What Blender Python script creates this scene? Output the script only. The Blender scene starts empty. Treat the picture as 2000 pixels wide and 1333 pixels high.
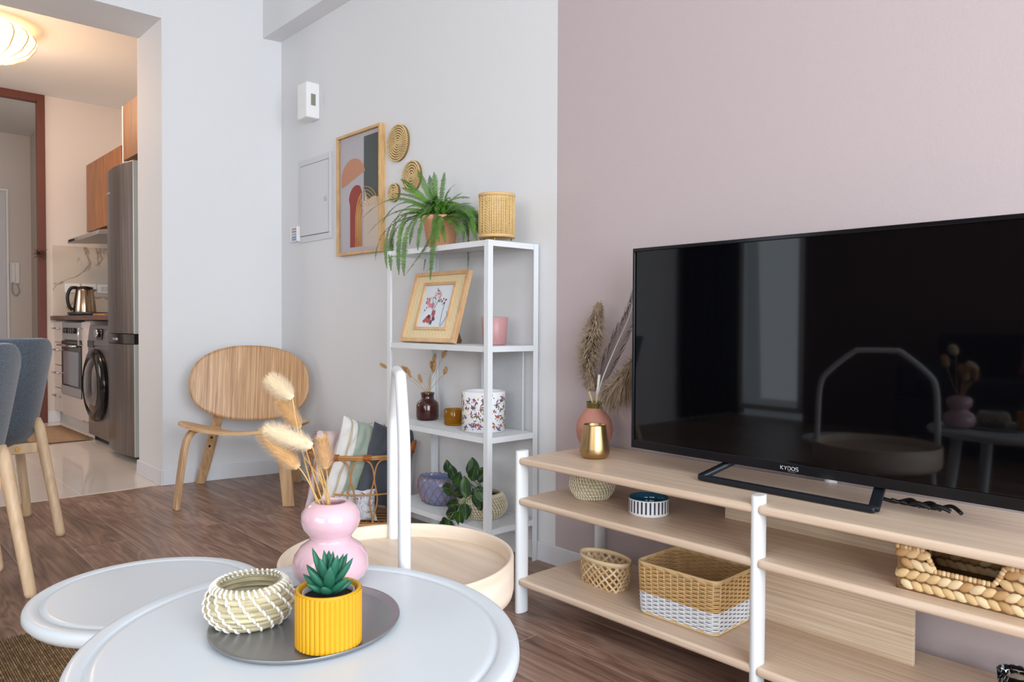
import bpy, bmesh, math, random
from math import sin, cos, pi, radians, sqrt, atan2, hypot
from mathutils import Vector, Matrix
S = bpy.context.scene
COL = S.collection
random.seed(7)
V = Vector

# ---------------------------------------------------------------- camera
FPX, YAW, PITCH, ROLL, CAMH = 1461.7, 0.742507, 0.0243405, 0.0048906, 0.88
cam = bpy.data.cameras.new('camera'); cam_o = bpy.data.objects.new('camera', cam); COL.objects.link(cam_o)
cam.sensor_width = 36; cam.lens = FPX / 2000 * 36; cam.clip_start = 0.02; cam.clip_end = 60
_cy, _sy = cos(YAW), sin(YAW)
_B = Matrix(((_sy, _cy, 0), (0, 0, -1), (-_cy, _sy, 0)))
_R = Matrix(((1, 0, 0), (0, cos(PITCH), -sin(PITCH)), (0, sin(PITCH), cos(PITCH))))
_Z = Matrix(((cos(ROLL), -sin(ROLL), 0), (sin(ROLL), cos(ROLL), 0), (0, 0, 1)))
_M = _Z @ _R @ _B
_T = Matrix((_M[0], -V(_M[1]), -V(_M[2]))).transposed()
cam_o.matrix_world = Matrix.Translation((0, 0, CAMH)) @ _T.to_4x4()
S.camera = cam_o

# ---------------------------------------------------------------- world, exposure, daylight through the windows
S.view_settings.view_transform = 'Standard'; S.view_settings.look = 'None'
S.view_settings.exposure = 0.42; S.view_settings.gamma = 1.0; S.view_settings.use_curve_mapping = False
w = bpy.data.worlds.new('world'); S.world = w; w.use_nodes = True
w.node_tree.nodes['Background'].inputs[0].default_value = (0.80, 0.90, 1.0, 1)
w.node_tree.nodes['Background'].inputs[1].default_value = 0.8

def area(name, loc, target, sx, sy, power, col):
    l = bpy.data.lights.new(name, 'AREA'); l.shape = 'RECTANGLE'; l.size = sx; l.size_y = sy
    l.energy = power; l.color = col
    o = bpy.data.objects.new(name, l); COL.objects.link(o); o.location = loc
    o.rotation_euler = (V(target) - V(loc)).to_track_quat('-Z', 'Y').to_euler()
    return o
area('window_daylight', (2.75, -0.35, 1.45), (-3.0, 0.1, 1.2), 3.6, 2.2, 182, (0.86, 0.93, 1.0))
area('window_daylight', (0.3, -3.15, 1.45), (-0.6, 1.9, 1.3), 2.6, 2.2, 48, (1.0, 0.98, 0.96))
area('window_daylight', (-3.3, -3.15, 1.25), (-3.3, 1.9, 1.0), 1.4, 2.2, 8, (0.80, 0.90, 1.0))

area('window_daylight', (-6.3, -1.45, 1.6), (-6.3, 1.9, 1.0), 1.4, 1.3, 22, (0.97, 0.98, 1.0))  # added daylight from an unseen kitchen window, brightens cabinets and fridge

# ---------------------------------------------------------------- materials
MATS = {}
def lin(c):
    return tuple(((x / 255) / 12.92 if x / 255 <= 0.04045 else ((x / 255 + 0.055) / 1.055) ** 2.4) for x in c) + (1,)
def mat(name, rgb, rough=0.5, metal=0.0, bump=0.0, bscale=200, var=0.0, vscale=20, emit=None, estr=0, trans=0, ior=1.45, alpha=1, sheen=0, coat=0, spec=None, sss=0):
    if name in MATS: return MATS[name]
    m = bpy.data.materials.new(name); m.use_nodes = True; nt = m.node_tree; n = nt.nodes; b = n['Principled BSDF']
    b.inputs['Base Color'].default_value = lin(rgb); b.inputs['Roughness'].default_value = rough; b.inputs['Metallic'].default_value = metal
    b.inputs['IOR'].default_value = ior
    if trans: b.inputs['Transmission Weight'].default_value = trans
    if sheen: b.inputs['Sheen Weight'].default_value = sheen
    if coat: b.inputs['Coat Weight'].default_value = coat; b.inputs['Coat Roughness'].default_value = 0.08
    if spec is not None: b.inputs['Specular IOR Level'].default_value = spec
    if sss: b.inputs['Subsurface Weight'].default_value = sss; b.inputs['Subsurface Scale'].default_value = 0.01
    if emit: b.inputs['Emission Color'].default_value = lin(emit); b.inputs['Emission Strength'].default_value = estr
    tc = n.new('ShaderNodeTexCoord')
    if var:
        no = n.new('ShaderNodeTexNoise'); no.inputs['Scale'].default_value = vscale; no.inputs['Detail'].default_value = 4
        nt.links.new(tc.outputs['Object'], no.inputs['Vector'])
        mx = n.new('ShaderNodeMix'); mx.data_type = 'RGBA'
        c = lin(rgb); mx.inputs[6].default_value = tuple(max(0, x * (1 - var)) for x in c[:3]) + (1,); mx.inputs[7].default_value = tuple(min(1, x * (1 + var)) for x in c[:3]) + (1,)
        nt.links.new(no.outputs['Fac'], mx.inputs[0]); nt.links.new(mx.outputs[2], b.inputs['Base Color'])
    if bump:
        nb = n.new('ShaderNodeTexNoise'); nb.inputs['Scale'].default_value = bscale; nb.inputs['Detail'].default_value = 3
        nt.links.new(tc.outputs['Object'], nb.inputs['Vector'])
        bp = n.new('ShaderNodeBump'); bp.inputs['Strength'].default_value = bump; bp.inputs['Distance'].default_value = 0.002
        nt.links.new(nb.outputs['Fac'], bp.inputs['Height']); nt.links.new(bp.outputs['Normal'], b.inputs['Normal'])
    MATS[name] = m; return m

def grain(name, dark, light, scale=(1, 30, 30), rough=0.45, nscale=3.0, bump=0.08, dist=0.6, coat=0):
    """straight grain: noise stretched along the axis that has the small scale"""
    if name in MATS: return MATS[name]
    m = bpy.data.materials.new(name); m.use_nodes = True; nt = m.node_tree; n = nt.nodes; b = n['Principled BSDF']
    tc = n.new('ShaderNodeTexCoord'); mp = n.new('ShaderNodeMapping'); mp.inputs['Scale'].default_value = scale
    no = n.new('ShaderNodeTexNoise'); no.inputs['Scale'].default_value = nscale; no.inputs['Detail'].default_value = 6; no.inputs['Distortion'].default_value = dist
    cr = n.new('ShaderNodeValToRGB'); cr.color_ramp.elements[0].position = 0.32; cr.color_ramp.elements[1].position = 0.68
    cr.color_ramp.elements[0].color = lin(dark); cr.color_ramp.elements[1].color = lin(light)
    bp = n.new('ShaderNodeBump'); bp.inputs['Strength'].default_value = bump; bp.inputs['Distance'].default_value = 0.001
    L = nt.links.new
    L(tc.outputs['Object'], mp.inputs[0]); L(mp.outputs[0], no.inputs['Vector']); L(no.outputs['Fac'], cr.inputs[0]); L(cr.outputs[0], b.inputs['Base Color'])
    L(no.outputs['Fac'], bp.inputs['Height']); L(bp.outputs['Normal'], b.inputs['Normal'])
    b.inputs['Roughness'].default_value = rough
    if coat: b.inputs['Coat Weight'].default_value = coat
    MATS[name] = m; return m

def node_mat(name):
    m = bpy.data.materials.new(name); m.use_nodes = True; MATS[name] = m
    return m, m.node_tree, m.node_tree.nodes, m.node_tree.nodes['Principled BSDF'], m.node_tree.links.new

def laminate():
    m, nt, n, b, L = node_mat('walnut_laminate')
    tc = n.new('ShaderNodeTexCoord')
    br = n.new('ShaderNodeTexBrick'); br.inputs['Scale'].default_value = 1; br.inputs['Brick Width'].default_value = 1.28; br.inputs['Row Height'].default_value = 0.193
    br.inputs['Mortar Size'].default_value = 0.0012; br.inputs['Mortar Smooth'].default_value = 0.1; br.offset = 0.37; br.offset_frequency = 2
    br.inputs['Color1'].default_value = (0, 0, 0, 1); br.inputs['Color2'].default_value = (1, 1, 1, 1); br.inputs['Mortar'].default_value = (0.5, 0.5, 0.5, 1)
    mo = n.new('ShaderNodeMapping'); mo.inputs['Location'].default_value = (0.21, 0.078, 0)
    L(tc.outputs['Object'], mo.inputs[0]); L(mo.outputs[0], br.inputs['Vector'])
    # each plank shifts its own figure
    mul = n.new('ShaderNodeVectorMath'); mul.operation = 'MULTIPLY'; mul.inputs[1].default_value = (7.3, 3.1, 5.7); L(br.outputs['Color'], mul.inputs[0])
    add = n.new('ShaderNodeVectorMath'); add.operation = 'ADD'; L(mo.outputs[0], add.inputs[0]); L(mul.outputs[0], add.inputs[1])
    m1 = n.new('ShaderNodeMapping'); m1.inputs['Scale'].default_value = (1.0, 6.5, 1); L(add.outputs[0], m1.inputs[0])
    no = n.new('ShaderNodeTexNoise'); no.inputs['Scale'].default_value = 1.35; no.inputs['Detail'].default_value = 3; no.inputs['Distortion'].default_value = 0.5; L(m1.outputs[0], no.inputs['Vector'])
    mm = n.new('ShaderNodeMath'); mm.operation = 'MULTIPLY'; mm.inputs[1].default_value = 16; L(no.outputs['Fac'], mm.inputs[0])
    fr = n.new('ShaderNodeMath'); fr.operation = 'PINGPONG'; fr.inputs[1].default_value = 1.0; L(mm.outputs[0], fr.inputs[0])
    m2 = n.new('ShaderNodeMapping'); m2.inputs['Scale'].default_value = (2.5, 90, 1); L(add.outputs[0], m2.inputs[0])
    n2 = n.new('ShaderNodeTexNoise'); n2.inputs['Scale'].default_value = 1.0; n2.inputs['Detail'].default_value = 4; L(m2.outputs[0], n2.inputs['Vector'])
    m3 = n.new('ShaderNodeMapping'); m3.inputs['Scale'].default_value = (1.2, 4, 1); L(add.outputs[0], m3.inputs[0])
    n3 = n.new('ShaderNodeTexNoise'); n3.inputs['Scale'].default_value = 1.6; n3.inputs['Detail'].default_value = 2; L(m3.outputs[0], n3.inputs['Vector'])
    a1 = n.new('ShaderNodeMath'); a1.operation = 'MULTIPLY'; a1.inputs[1].default_value = 0.22; L(fr.outputs[0], a1.inputs[0])
    a2 = n.new('ShaderNodeMath'); a2.operation = 'MULTIPLY_ADD'; a2.inputs[1].default_value = 0.5; L(n2.outputs['Fac'], a2.inputs[0]); L(a1.outputs[0], a2.inputs[2])
    a3 = n.new('ShaderNodeMath'); a3.operation = 'MULTIPLY_ADD'; a3.inputs[1].default_value = 0.55; L(n3.outputs['Fac'], a3.inputs[0]); L(a2.outputs[0], a3.inputs[2])
    sb = n.new('ShaderNodeSeparateColor'); L(br.outputs['Color'], sb.inputs[0])
    a4 = n.new('ShaderNodeMath'); a4.operation = 'MULTIPLY_ADD'; a4.inputs[1].default_value = 0.14; L(sb.outputs[0], a4.inputs[0]); L(a3.outputs[0], a4.inputs[2])
    cr = n.new('ShaderNodeValToRGB'); e = cr.color_ramp.elements
    e[0].position = 0.42; e[0].color = lin((92, 68, 57)); e[1].position = 1.0; e[1].color = lin((178, 148, 130))
    k = e.new(0.72); k.color = lin((142, 111, 95))
    L(a4.outputs[0], cr.inputs[0])
    mx = n.new('ShaderNodeMix'); mx.data_type = 'RGBA'; L(br.outputs['Fac'], mx.inputs[0]); L(cr.outputs[0], mx.inputs[6]); mx.inputs[7].default_value = lin((178, 158, 142))
    L(mx.outputs[2], b.inputs['Base Color']); b.inputs['Roughness'].default_value = 0.36
    bp = n.new('ShaderNodeBump'); bp.inputs['Strength'].default_value = 0.12; bp.inputs['Distance'].default_value = 0.001; L(n2.outputs['Fac'], bp.inputs['Height']); L(bp.outputs['Normal'], b.inputs['Normal'])
    return m

def tiles():
    m, nt, n, b, L = node_mat('beige_floor_tile')
    tc = n.new('ShaderNodeTexCoord')
    br = n.new('ShaderNodeTexBrick'); br.offset = 0; br.inputs['Scale'].default_value = 1; br.inputs['Brick Width'].default_value = 0.6; br.inputs['Row Height'].default_value = 0.6
    br.inputs['Mortar Size'].default_value = 0.003; br.inputs['Color1'].default_value = lin((222, 212, 204)); br.inputs['Color2'].default_value = lin((226, 216, 208)); br.inputs['Mortar'].default_value = lin((238, 230, 220))
    mo = n.new('ShaderNodeMapping'); mo.inputs['Location'].default_value = (0.07, 0.26, 0)
    L(tc.outputs['Object'], mo.inputs[0]); L(mo.outputs[0], br.inputs['Vector']); L(br.outputs['Color'], b.inputs['Base Color'])
    b.inputs['Roughness'].default_value = 0.07
    return m

def stripes(name, stops, scale, axis=0, rough=0.8, rot=0.0):
    """constant colour bands repeating along one object axis"""
    m, nt, n, b, L = node_mat(name)
    tc = n.new('ShaderNodeTexCoord'); sp = n.new('ShaderNodeSeparateXYZ')
    mp = n.new('ShaderNodeMapping'); mp.inputs['Rotation'].default_value = (0, 0, rot)
    L(tc.outputs['Object'], mp.inputs[0]); L(mp.outputs[0], sp.inputs[0])
    a = n.new('ShaderNodeMath'); a.operation = 'MULTIPLY_ADD'; a.inputs[1].default_value = scale; a.inputs[2].default_value = 0.5; L(sp.outputs[axis], a.inputs[0])
    f = n.new('ShaderNodeMath'); f.operation = 'FRACT'; L(a.outputs[0], f.inputs[0])
    cr = n.new('ShaderNodeValToRGB'); cr.color_ramp.interpolation = 'CONSTANT'; e = cr.color_ramp.elements
    e[0].position = 0; e[0].color = lin(stops[0][1]); e[1].position = stops[1][0]; e[1].color = lin(stops[1][1])
    for p, c in stops[2:]:
        k = e.new(p); k.color = lin(c)
    L(f.outputs[0], cr.inputs[0]); L(cr.outputs[0], b.inputs['Base Color']); b.inputs['Roughness'].default_value = rough
    nb = n.new('ShaderNodeTexNoise'); nb.inputs['Scale'].default_value = 25; L(tc.outputs['Object'], nb.inputs['Vector'])
    bp = n.new('ShaderNodeBump'); bp.inputs['Strength'].default_value = 0.5; bp.inputs['Distance'].default_value = 0.012; L(nb.outputs['Fac'], bp.inputs['Height']); L(bp.outputs['Normal'], b.inputs['Normal'])
    return m

# ---------------------------------------------------------------- mesh builder
def frame_of(d):
    d = d.normalized(); a = V((0, 0, 1)) if abs(d.z) < 0.9 else V((1, 0, 0))
    u = d.cross(a).normalized(); return u, d.cross(u).normalized()
class MB:
    def __init__(s): s.v = []; s.f = []; s.m = []; s.s = []; s.T = None
    def vert(s, p):
        p = V(p); s.v.append(s.T @ p if s.T else p); return len(s.v) - 1
    def face(s, idx, mi=0, sm=False): s.f.append(tuple(idx)); s.m.append(mi); s.s.append(sm)
    def poly(s, pts, mi=0, sm=False): s.face([s.vert(p) for p in pts], mi, sm)
    def box(s, x0, x1, y0, y1, z0, z1, mi=0):
        i = [s.vert((x, y, z)) for z in (z0, z1) for y in (y0, y1) for x in (x0, x1)]
        for q in ((0, 2, 3, 1), (4, 5, 7, 6), (0, 1, 5, 4), (2, 6, 7, 3), (0, 4, 6, 2), (1, 3, 7, 5)): s.face([i[k] for k in q], mi)
        return s
    def hexa(s, lo, hi, mi=0):
        """lo, hi: 4 points each, counter-clockwise seen from above"""
        a = [s.vert(p) for p in lo]; b = [s.vert(p) for p in hi]
        s.face(a[::-1], mi); s.face(b, mi)
        for k in range(4): s.face((a[k], a[(k + 1) % 4], b[(k + 1) % 4], b[k]), mi)
    def prism(s, pts, off, mi=0, sm=False):
        off = V(off); a = [s.vert(p) for p in pts]; b = [s.vert(V(p) + off) for p in pts]
        s.face(a[::-1], mi); s.face(b, mi); n = len(a)
        for k in range(n): s.face((a[k], a[(k + 1) % n], b[(k + 1) % n], b[k]), mi, sm)
    def tube(s, pts, r, seg=8, mi=0, cap=True, closed=False, flat=1.0, up=None):
        pts = [V(p) for p in pts]; n = len(pts); rings = []; pu = None
        for k, p in enumerate(pts):
            if closed: d = pts[(k + 1) % n] - pts[k - 1]
            else: d = pts[min(k + 1, n - 1)] - pts[max(k - 1, 0)]
            if d.length < 1e-9: d = V((0, 0, 1))
            d.normalize()
            if up is not None: u = (V(up) - d * d.dot(V(up)))
            elif pu is None: u = frame_of(d)[0]
            else: u = pu - d * d.dot(pu)
            if u.length < 1e-6: u = frame_of(d)[0]
            u.normalize(); w_ = d.cross(u); pu = u
            rr = r[k] if isinstance(r, (list, tuple)) else r
            rings.append([s.vert(p + u * (cos(2 * pi * j / seg) * rr) + w_ * (sin(2 * pi * j / seg) * rr * flat)) for j in range(seg)])
        m = n if closed else n - 1
        for k in range(m):
            A = rings[k]; B = rings[(k + 1) % n]
            for j in range(seg): s.face((A[j], A[(j + 1) % seg], B[(j + 1) % seg], B[j]), mi, True)
        if cap and not closed: s.face(rings[0][::-1], mi); s.face(rings[-1], mi)
        return s
    def lathe(s, prof, c=(0, 0, 0), seg=40, mi=0, ax=1.0, ay=1.0, close=False, rfun=None, sm=True):
        """prof: (r, z) from bottom to top; r=0 ends are poles"""
        c = V(c); rings = []
        for r, z in prof:
            if r < 1e-6: rings.append([s.vert(c + V((0, 0, z)))])
            else:
                rg = []
                for j in range(seg):
                    a = 2 * pi * j / seg; q = r * (rfun(a, z) if rfun else 1)
                    rg.append(s.vert(c + V((q * ax * cos(a), q * ay * sin(a), z))))
                rings.append(rg)
        for k in range(len(rings) - 1):
            A, B = rings[k], rings[k + 1]
            for j in range(seg):
                j2 = (j + 1) % seg
                if len(A) == 1 and len(B) == 1: continue
                if len(A) == 1: s.face((A[0], B[j2], B[j]), mi, sm)
                elif len(B) == 1: s.face((A[j], A[j2], B[0]), mi, sm)
                else: s.face((A[j], A[j2], B[j2], B[j]), mi, sm)
        if close and len(rings[0]) > 1: s.face(rings[0][::-1], mi)
        if close and len(rings[-1]) > 1: s.face(rings[-1], mi)
        return s
    def ellipsoid(s, c, a, b, h, R=None, seg=10, n=6, mi=0):
        old = s.T; R = R or Matrix.Identity(3)
        s.T = (old if old else Matrix.Identity(4)) @ Matrix.Translation(V(c)) @ R.to_4x4() @ Matrix.Diagonal((a, b, h, 1))
        s.lathe([(sin(pi * k / n), -cos(pi * k / n)) for k in range(n + 1)], seg=seg, mi=mi); s.T = old
    def surf(s, fn, nu, nv, mi=0, cu=False, thick=0.0, mfun=None):
        """grid fn(u,v) u,v in 0..1, optionally closed in u, optional thickness along normals"""
        P = [[V(fn(i / nu, j / nv)) for j in range(nv + 1)] for i in range(nu + (0 if cu else 1))]
        N = len(P)
        def put(Q, flip):
            I = [[s.vert(q) for q in r] for r in Q]
            for i in range(nu):
                for j in range(nv):
                    q = (I[i][j], I[(i + 1) % N][j], I[(i + 1) % N][j + 1], I[i][j + 1])
                    s.face(q[::-1] if flip else q, mfun(i / nu, j / nv) if mfun else mi, True)
            return I
        if not thick: put(P, False); return
        Q = []
        for i in range(N):
            r = []
            for j in range(nv + 1):
                a = P[(i + 1) % N][j] - P[i - 1 if (cu or i) else 0][j] if (cu or i < N - 1) else P[i][j] - P[i - 1][j]
                b = P[i][min(j + 1, nv)] - P[i][max(j - 1, 0)]
                nn = a.cross(b)
                if nn.length > 1e-12: nn.normalize()
                r.append(P[i][j] - nn * thick)
            Q.append(r)
        A = put(P, False); B = put(Q, True)
        for j in (0, nv):
            for i in range(nu):
                q = (A[i][j], B[i][j], B[(i + 1) % N][j], A[(i + 1) % N][j]); s.face(q if j == 0 else q[::-1], mi, False)
        if not cu:
            for i in (0, nu):
                for j in range(nv):
                    q = (A[i][j], A[i][j + 1], B[i][j + 1], B[i][j]); s.face(q if i == 0 else q[::-1], mi, False)
    def build(s, name, mats, parent=None, bevel=0, loc=None, rz=0, fix=True, segs=2):
        me = bpy.data.meshes.new(name); me.from_pydata([tuple(p) for p in s.v], [], s.f)
        mats = mats if isinstance(mats, (list, tuple)) else [mats]
        for m in mats: me.materials.append(m)
        me.polygons.foreach_set('material_index', s.m); me.polygons.foreach_set('use_smooth', s.s)
        me.validate(); me.update()
        if fix:
            bm = bmesh.new(); bm.from_mesh(me); bmesh.ops.recalc_face_normals(bm, faces=bm.faces); bm.to_mesh(me); bm.free()
        o = bpy.data.objects.new(name, me); COL.objects.link(o)
        if parent: o.parent = parent
        if loc is not None: o.location = loc
        o.rotation_euler.z = rz
        if bevel:
            b = o.modifiers.new('bevel', 'BEVEL'); b.width = bevel; b.segments = segs; b.limit_method = 'ANGLE'; b.angle_limit = radians(50); b.harden_normals = False
        return o

def tag(o, label, cat, group=None):
    o['label'] = label; o['category'] = cat
    if group: o['group'] = group
    return o
def E(name, label, cat, loc, rz=0, group=None):
    o = bpy.data.objects.new(name, None); COL.objects.link(o); o.empty_display_size = 0.05
    o.location = loc; o.rotation_euler.z = rz; return tag(o, label, cat, group)
def struct(name, mb, m, bevel=0):
    o = mb.build(name, m, bevel=bevel); o['kind'] = 'structure'; return o
def bez(p0, p1, p2, n=12):
    p0, p1, p2 = V(p0), V(p1), V(p2)
    return [p0 * (1 - t) ** 2 + p1 * 2 * t * (1 - t) + p2 * t * t for t in [i / n for i in range(n + 1)]]
def cr(pts, n=8, closed=False):
    """Catmull-Rom through points"""
    P = [V(p) for p in pts]; out = []; m = len(P)
    for i in range(m if closed else m - 1):
        g = lambda k: P[k % m] if closed else P[max(0, min(m - 1, k))]
        a, b, c, d = g(i - 1), g(i), g(i + 1), g(i + 2)
        for k in range(n):
            t = k / n; out.append(0.5 * ((2 * b) + (c - a) * t + (2 * a - 5 * b + 4 * c - d) * t * t + (3 * b - a - 3 * c + d) * t ** 3))
    if not closed: out.append(P[-1])
    return out
def rrect(hx, hy, r, n=5):
    pts = []
    for cx, cyy, a0 in ((hx - r, hy - r, 0), (-hx + r, hy - r, pi / 2), (-hx + r, -hy + r, pi), (hx - r, -hy + r, 3 * pi / 2)):
        for k in range(n + 1):
            a = a0 + pi / 2 * k / n; pts.append((cx + r * cos(a), cyy + r * sin(a)))
    return pts
def resample(pts, n, closed=True):
    P = [V(p) for p in pts]; 
    if closed: P.append(P[0])
    L = [0]
    for a, b in zip(P, P[1:]): L.append(L[-1] + (b - a).length)
    out = []; k = 0; T = L[-1]
    for i in range(n if closed else n + 1):
        d = T * i / n
        while k < len(L) - 2 and L[k + 1] < d: k += 1
        t = (d - L[k]) / max(1e-9, L[k + 1] - L[k]); out.append(P[k].lerp(P[k + 1], t))
    return out

WHITE = mat('white_paint', (236, 236, 234), 0.55, bump=0.05, bscale=300)
WALLW = mat('wall_white', (226, 227, 229), 0.7, bump=0.25, bscale=160)
WALLP = mat('wall_dusty_pink', (191, 177, 178), 0.7, bump=0.25, bscale=160)
WALLK = mat('kitchen_wall_paint', (222, 212, 204), 0.7, bump=0.2, bscale=160)
CEIL = mat('ceiling_white', (232, 232, 230), 0.8)
METW = mat('white_powder_coat', (222, 225, 228), 0.45)
CHROME = mat('chrome', (210, 210, 212), 0.15, 1.0)
STEEL = mat('brushed_steel', (128, 124, 124), 0.33, 1.0, var=0.05, vscale=3)
DSTEEL = mat('dark_steel', (86, 84, 86), 0.3, 0.9)
BLACK = mat('black_gloss', (10, 10, 12), 0.15)
BLACKM = mat('black_matte', (22, 22, 25), 0.45)
# ================================================================ THE SETTING
WX, WYM, BY, RX = -4.18, 1.948, -3.0, 2.6     # left wall, main wall, back wall, right wall
b = MB(); b.box(-4.215, RX, BY, WYM, -0.03, 0); struct('floor', b, laminate())
b = MB(); b.box(-9.3, -4.222, -2.0, 2.15, -0.03, 0.0); struct('floor_kitchen', b, tiles())
b = MB(); b.box(-4.226, -4.211, -2.0, 1.33, -0.02, 0.002); struct('trim_1', b, mat('threshold_strip', (222, 206, 190), 0.5))
b = MB(); b.box(-5.0, RX, BY, WYM + 0.1, 2.95, 3.02); struct('ceiling', b, CEIL)
b = MB(); b.box(-9.3, -4.5, -2.0, 2.15, 2.80, 2.87); struct('ceiling_kitchen', b, CEIL)
# main wall: white paint to the left, dusty pink to the right of x = -1.887
b = MB(); b.hexa([(-4.2, WYM, 0), (-1.884, WYM, 0), (-1.884, WYM + 0.1, 0), (-4.2, WYM + 0.1, 0)], [(-4.2, WYM, 2.95), (-1.890, WYM, 2.95), (-1.890, WYM + 0.1, 2.95), (-4.2, WYM + 0.1, 2.95)], 0)
b.hexa([(-1.884, WYM, 0), (RX, WYM, 0), (RX, WYM + 0.1, 0), (-1.884, WYM + 0.1, 0)], [(-1.890, WYM, 2.95), (RX, WYM, 2.95), (RX, WYM + 0.1, 2.95), (-1.890, WYM + 0.1, 2.95)], 1)
struct('wall_main', b, [WALLW, WALLP])
b = MB(); b.box(-4.2, RX, 1.845, WYM, 2.482, 2.95); struct('trim_2', b, WALLW)      # boxed beam along the main wall
# left wall with the wide opening to the kitchen
b = MB(); b.hexa([(-4.20, 1.322, 0), (-4.10, WYM, 0), (-4.60, WYM + .2, 0), (-4.61, 1.322, 0)], [(-4.17, 1.322, 2.95), (-4.09, WYM, 2.95), (-4.60, WYM + .2, 2.95), (-4.59, 1.322, 2.95)], 0)
b.box(-4.56, -4.175, BY, 1.322, 2.472, 2.95); b.box(-4.56, -4.18, BY, -0.6, 0, 2.472)
struct('wall_left', b, WALLW)
b = MB(); b.box(-9.3, -4.6, 2.0, 2.1, 0, 2.8); struct('wall_kitchen_right', b, WALLK)
b = MB(); b.box(-7.57, -7.45, 1.402, 2.0, 0, 2.8); b.box(-7.57, -7.45, -2.0, 0.2, 0, 2.8); struct('wall_kitchen_end', b, WALLK)
b = MB(); b.box(-9.3, -7.0, -1.4, -1.3, 0, 2.8); b.box(-5.6, -4.56, -1.4, -1.3, 0, 2.8); b.box(-7.0, -5.6, -1.4, -1.3, 0, .95); b.box(-7.0, -5.6, -1.4, -1.3, 2.25, 2.8); struct('wall_kitchen_left', b, WALLK)
HALL = mat('hall_wall_paint', (214, 206, 200), 0.75)
b = MB(); b.box(-9.3, -9.2, -2.0, 2.1, 0, 2.8); b.box(-9.2, -7.57, 1.60, 1.70, 0, 2.8); struct('wall_hall', b, HALL)
BROWN = mat('red_brown_door_frame', (104, 57, 45), 0.4)
b = MB(); b.box(-7.50, -7.43, 1.345, 1.402, 0, 2.80); b.box(-7.50, -7.43, 0.2, 1.345, 2.735, 2.80); b.box(-7.60, -7.50, 1.385, 1.402, 0, 2.60); struct('trim_3', b, BROWN, 0.003)
# hall door and its frame
b = MB(); b.box(-9.2, -9.165, 0.5, 1.375, 0, 2.2); o = struct('door_1', b, mat('hall_door', (206, 206, 212), 0.5), 0.004)
b = MB(); b.box(-9.2, -9.15, 1.375, 1.395, 0, 2.22); b.box(-9.2, -9.15, 0.47, 1.375, 2.2, 2.22); b.build('door_frame', WHITE, o)
b = MB(); b.tube([(-9.165, 1.3, 1.0), (-9.12, 1.3, 1.0), (-9.12, 1.18, 1.0)], 0.01); b.build('door_handle', CHROME, o)
# baseboards
def base(name, pts, h=0.07, t=0.014, m=WHITE):
    b = MB(); (x0, y0), (x1, y1) = pts; d = V((x1 - x0, y1 - y0, 0)); nrm = V((d.y, -d.x, 0)).normalized() * t
    b.hexa([(x0, y0, 0), (x0 + nrm.x, y0 + nrm.y, 0), (x1 + nrm.x, y1 + nrm.y, 0), (x1, y1, 0)], [(x0, y0, h), (x0 + nrm.x * .7, y0 + nrm.y * .7, h), (x1 + nrm.x * .7, y1 + nrm.y * .7, h), (x1, y1, h)])
    o = struct(name, b, m, 0.003); return o
BB = mat('baseboard_white', (222, 224, 228), 0.45)
base('baseboard_main', ((-4.1, WYM), (RX, WYM)), m=BB)
base('baseboard_left', ((-4.20, 1.322), (-4.10, WYM)), h=0.082, m=BB)
base('baseboard_jamb', ((-4.62, 1.322), (-4.186, 1.322)), h=0.082, m=BB)
base('baseboard_kitchen', ((-7.45, 1.402), (-7.45, 1.50)), h=0.10, m=BB)
# back wall with a glazed balcony door, right wall with a wide window
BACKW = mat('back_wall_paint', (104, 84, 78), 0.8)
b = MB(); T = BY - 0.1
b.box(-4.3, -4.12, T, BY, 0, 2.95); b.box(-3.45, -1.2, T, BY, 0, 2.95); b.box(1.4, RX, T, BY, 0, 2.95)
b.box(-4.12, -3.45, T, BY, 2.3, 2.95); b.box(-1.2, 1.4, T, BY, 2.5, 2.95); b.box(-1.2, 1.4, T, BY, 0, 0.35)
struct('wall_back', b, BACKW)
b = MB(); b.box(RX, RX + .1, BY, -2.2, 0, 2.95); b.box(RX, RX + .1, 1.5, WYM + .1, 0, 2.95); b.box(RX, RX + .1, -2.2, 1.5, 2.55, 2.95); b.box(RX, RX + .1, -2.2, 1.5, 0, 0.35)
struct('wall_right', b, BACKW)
GLASS = None
def window(name, axis, at, a0, a1, z0, z1, n):
    b = MB(); f = 0.05
    def bx(p0, p1, q0, q1):
        if axis == 'y': b.box(p0, p1, at - .05, at + .01, q0, q1)
        else: b.box(at - .01, at + .05, p0, p1, q0, q1)
    bx(a0, a1, z0, z0 + f); bx(a0, a1, z1 - f, z1)
    for k in range(n + 1):
        c = a0 + (a1 - a0) * k / n; c = min(max(c, a0 + f / 2), a1 - f / 2); bx(c - f / 2, c + f / 2, z0 + f, z1 - f)
    struct(name, b, WHITE, 0.004)
window('window_1', 'x', RX, -2.2, 1.5, 0.35, 2.55, 3)
window('window_2', 'y', BY, -1.2, 1.4, 0.35, 2.5, 2)
window('window_3', 'y', BY, -4.12, -3.45, 0.06, 2.3, 1)

window('window_4', 'y', -1.3, -7.0, -5.6, .95, 2.25, 2)  # unseen kitchen window, added to go with the kitchen daylight
# ================================================================ KITCHEN
CAB = mat('cabinet_beige', (204, 190, 182), 0.3)
OAKD = grain('kitchen_walnut', (122, 78, 48), (166, 112, 72), (14, 14, 0.7), 0.45, 4)
WTOP = grain('worktop_walnut', (74, 46, 34), (108, 72, 54), (0.8, 14, 14), 0.3, 4)
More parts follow.
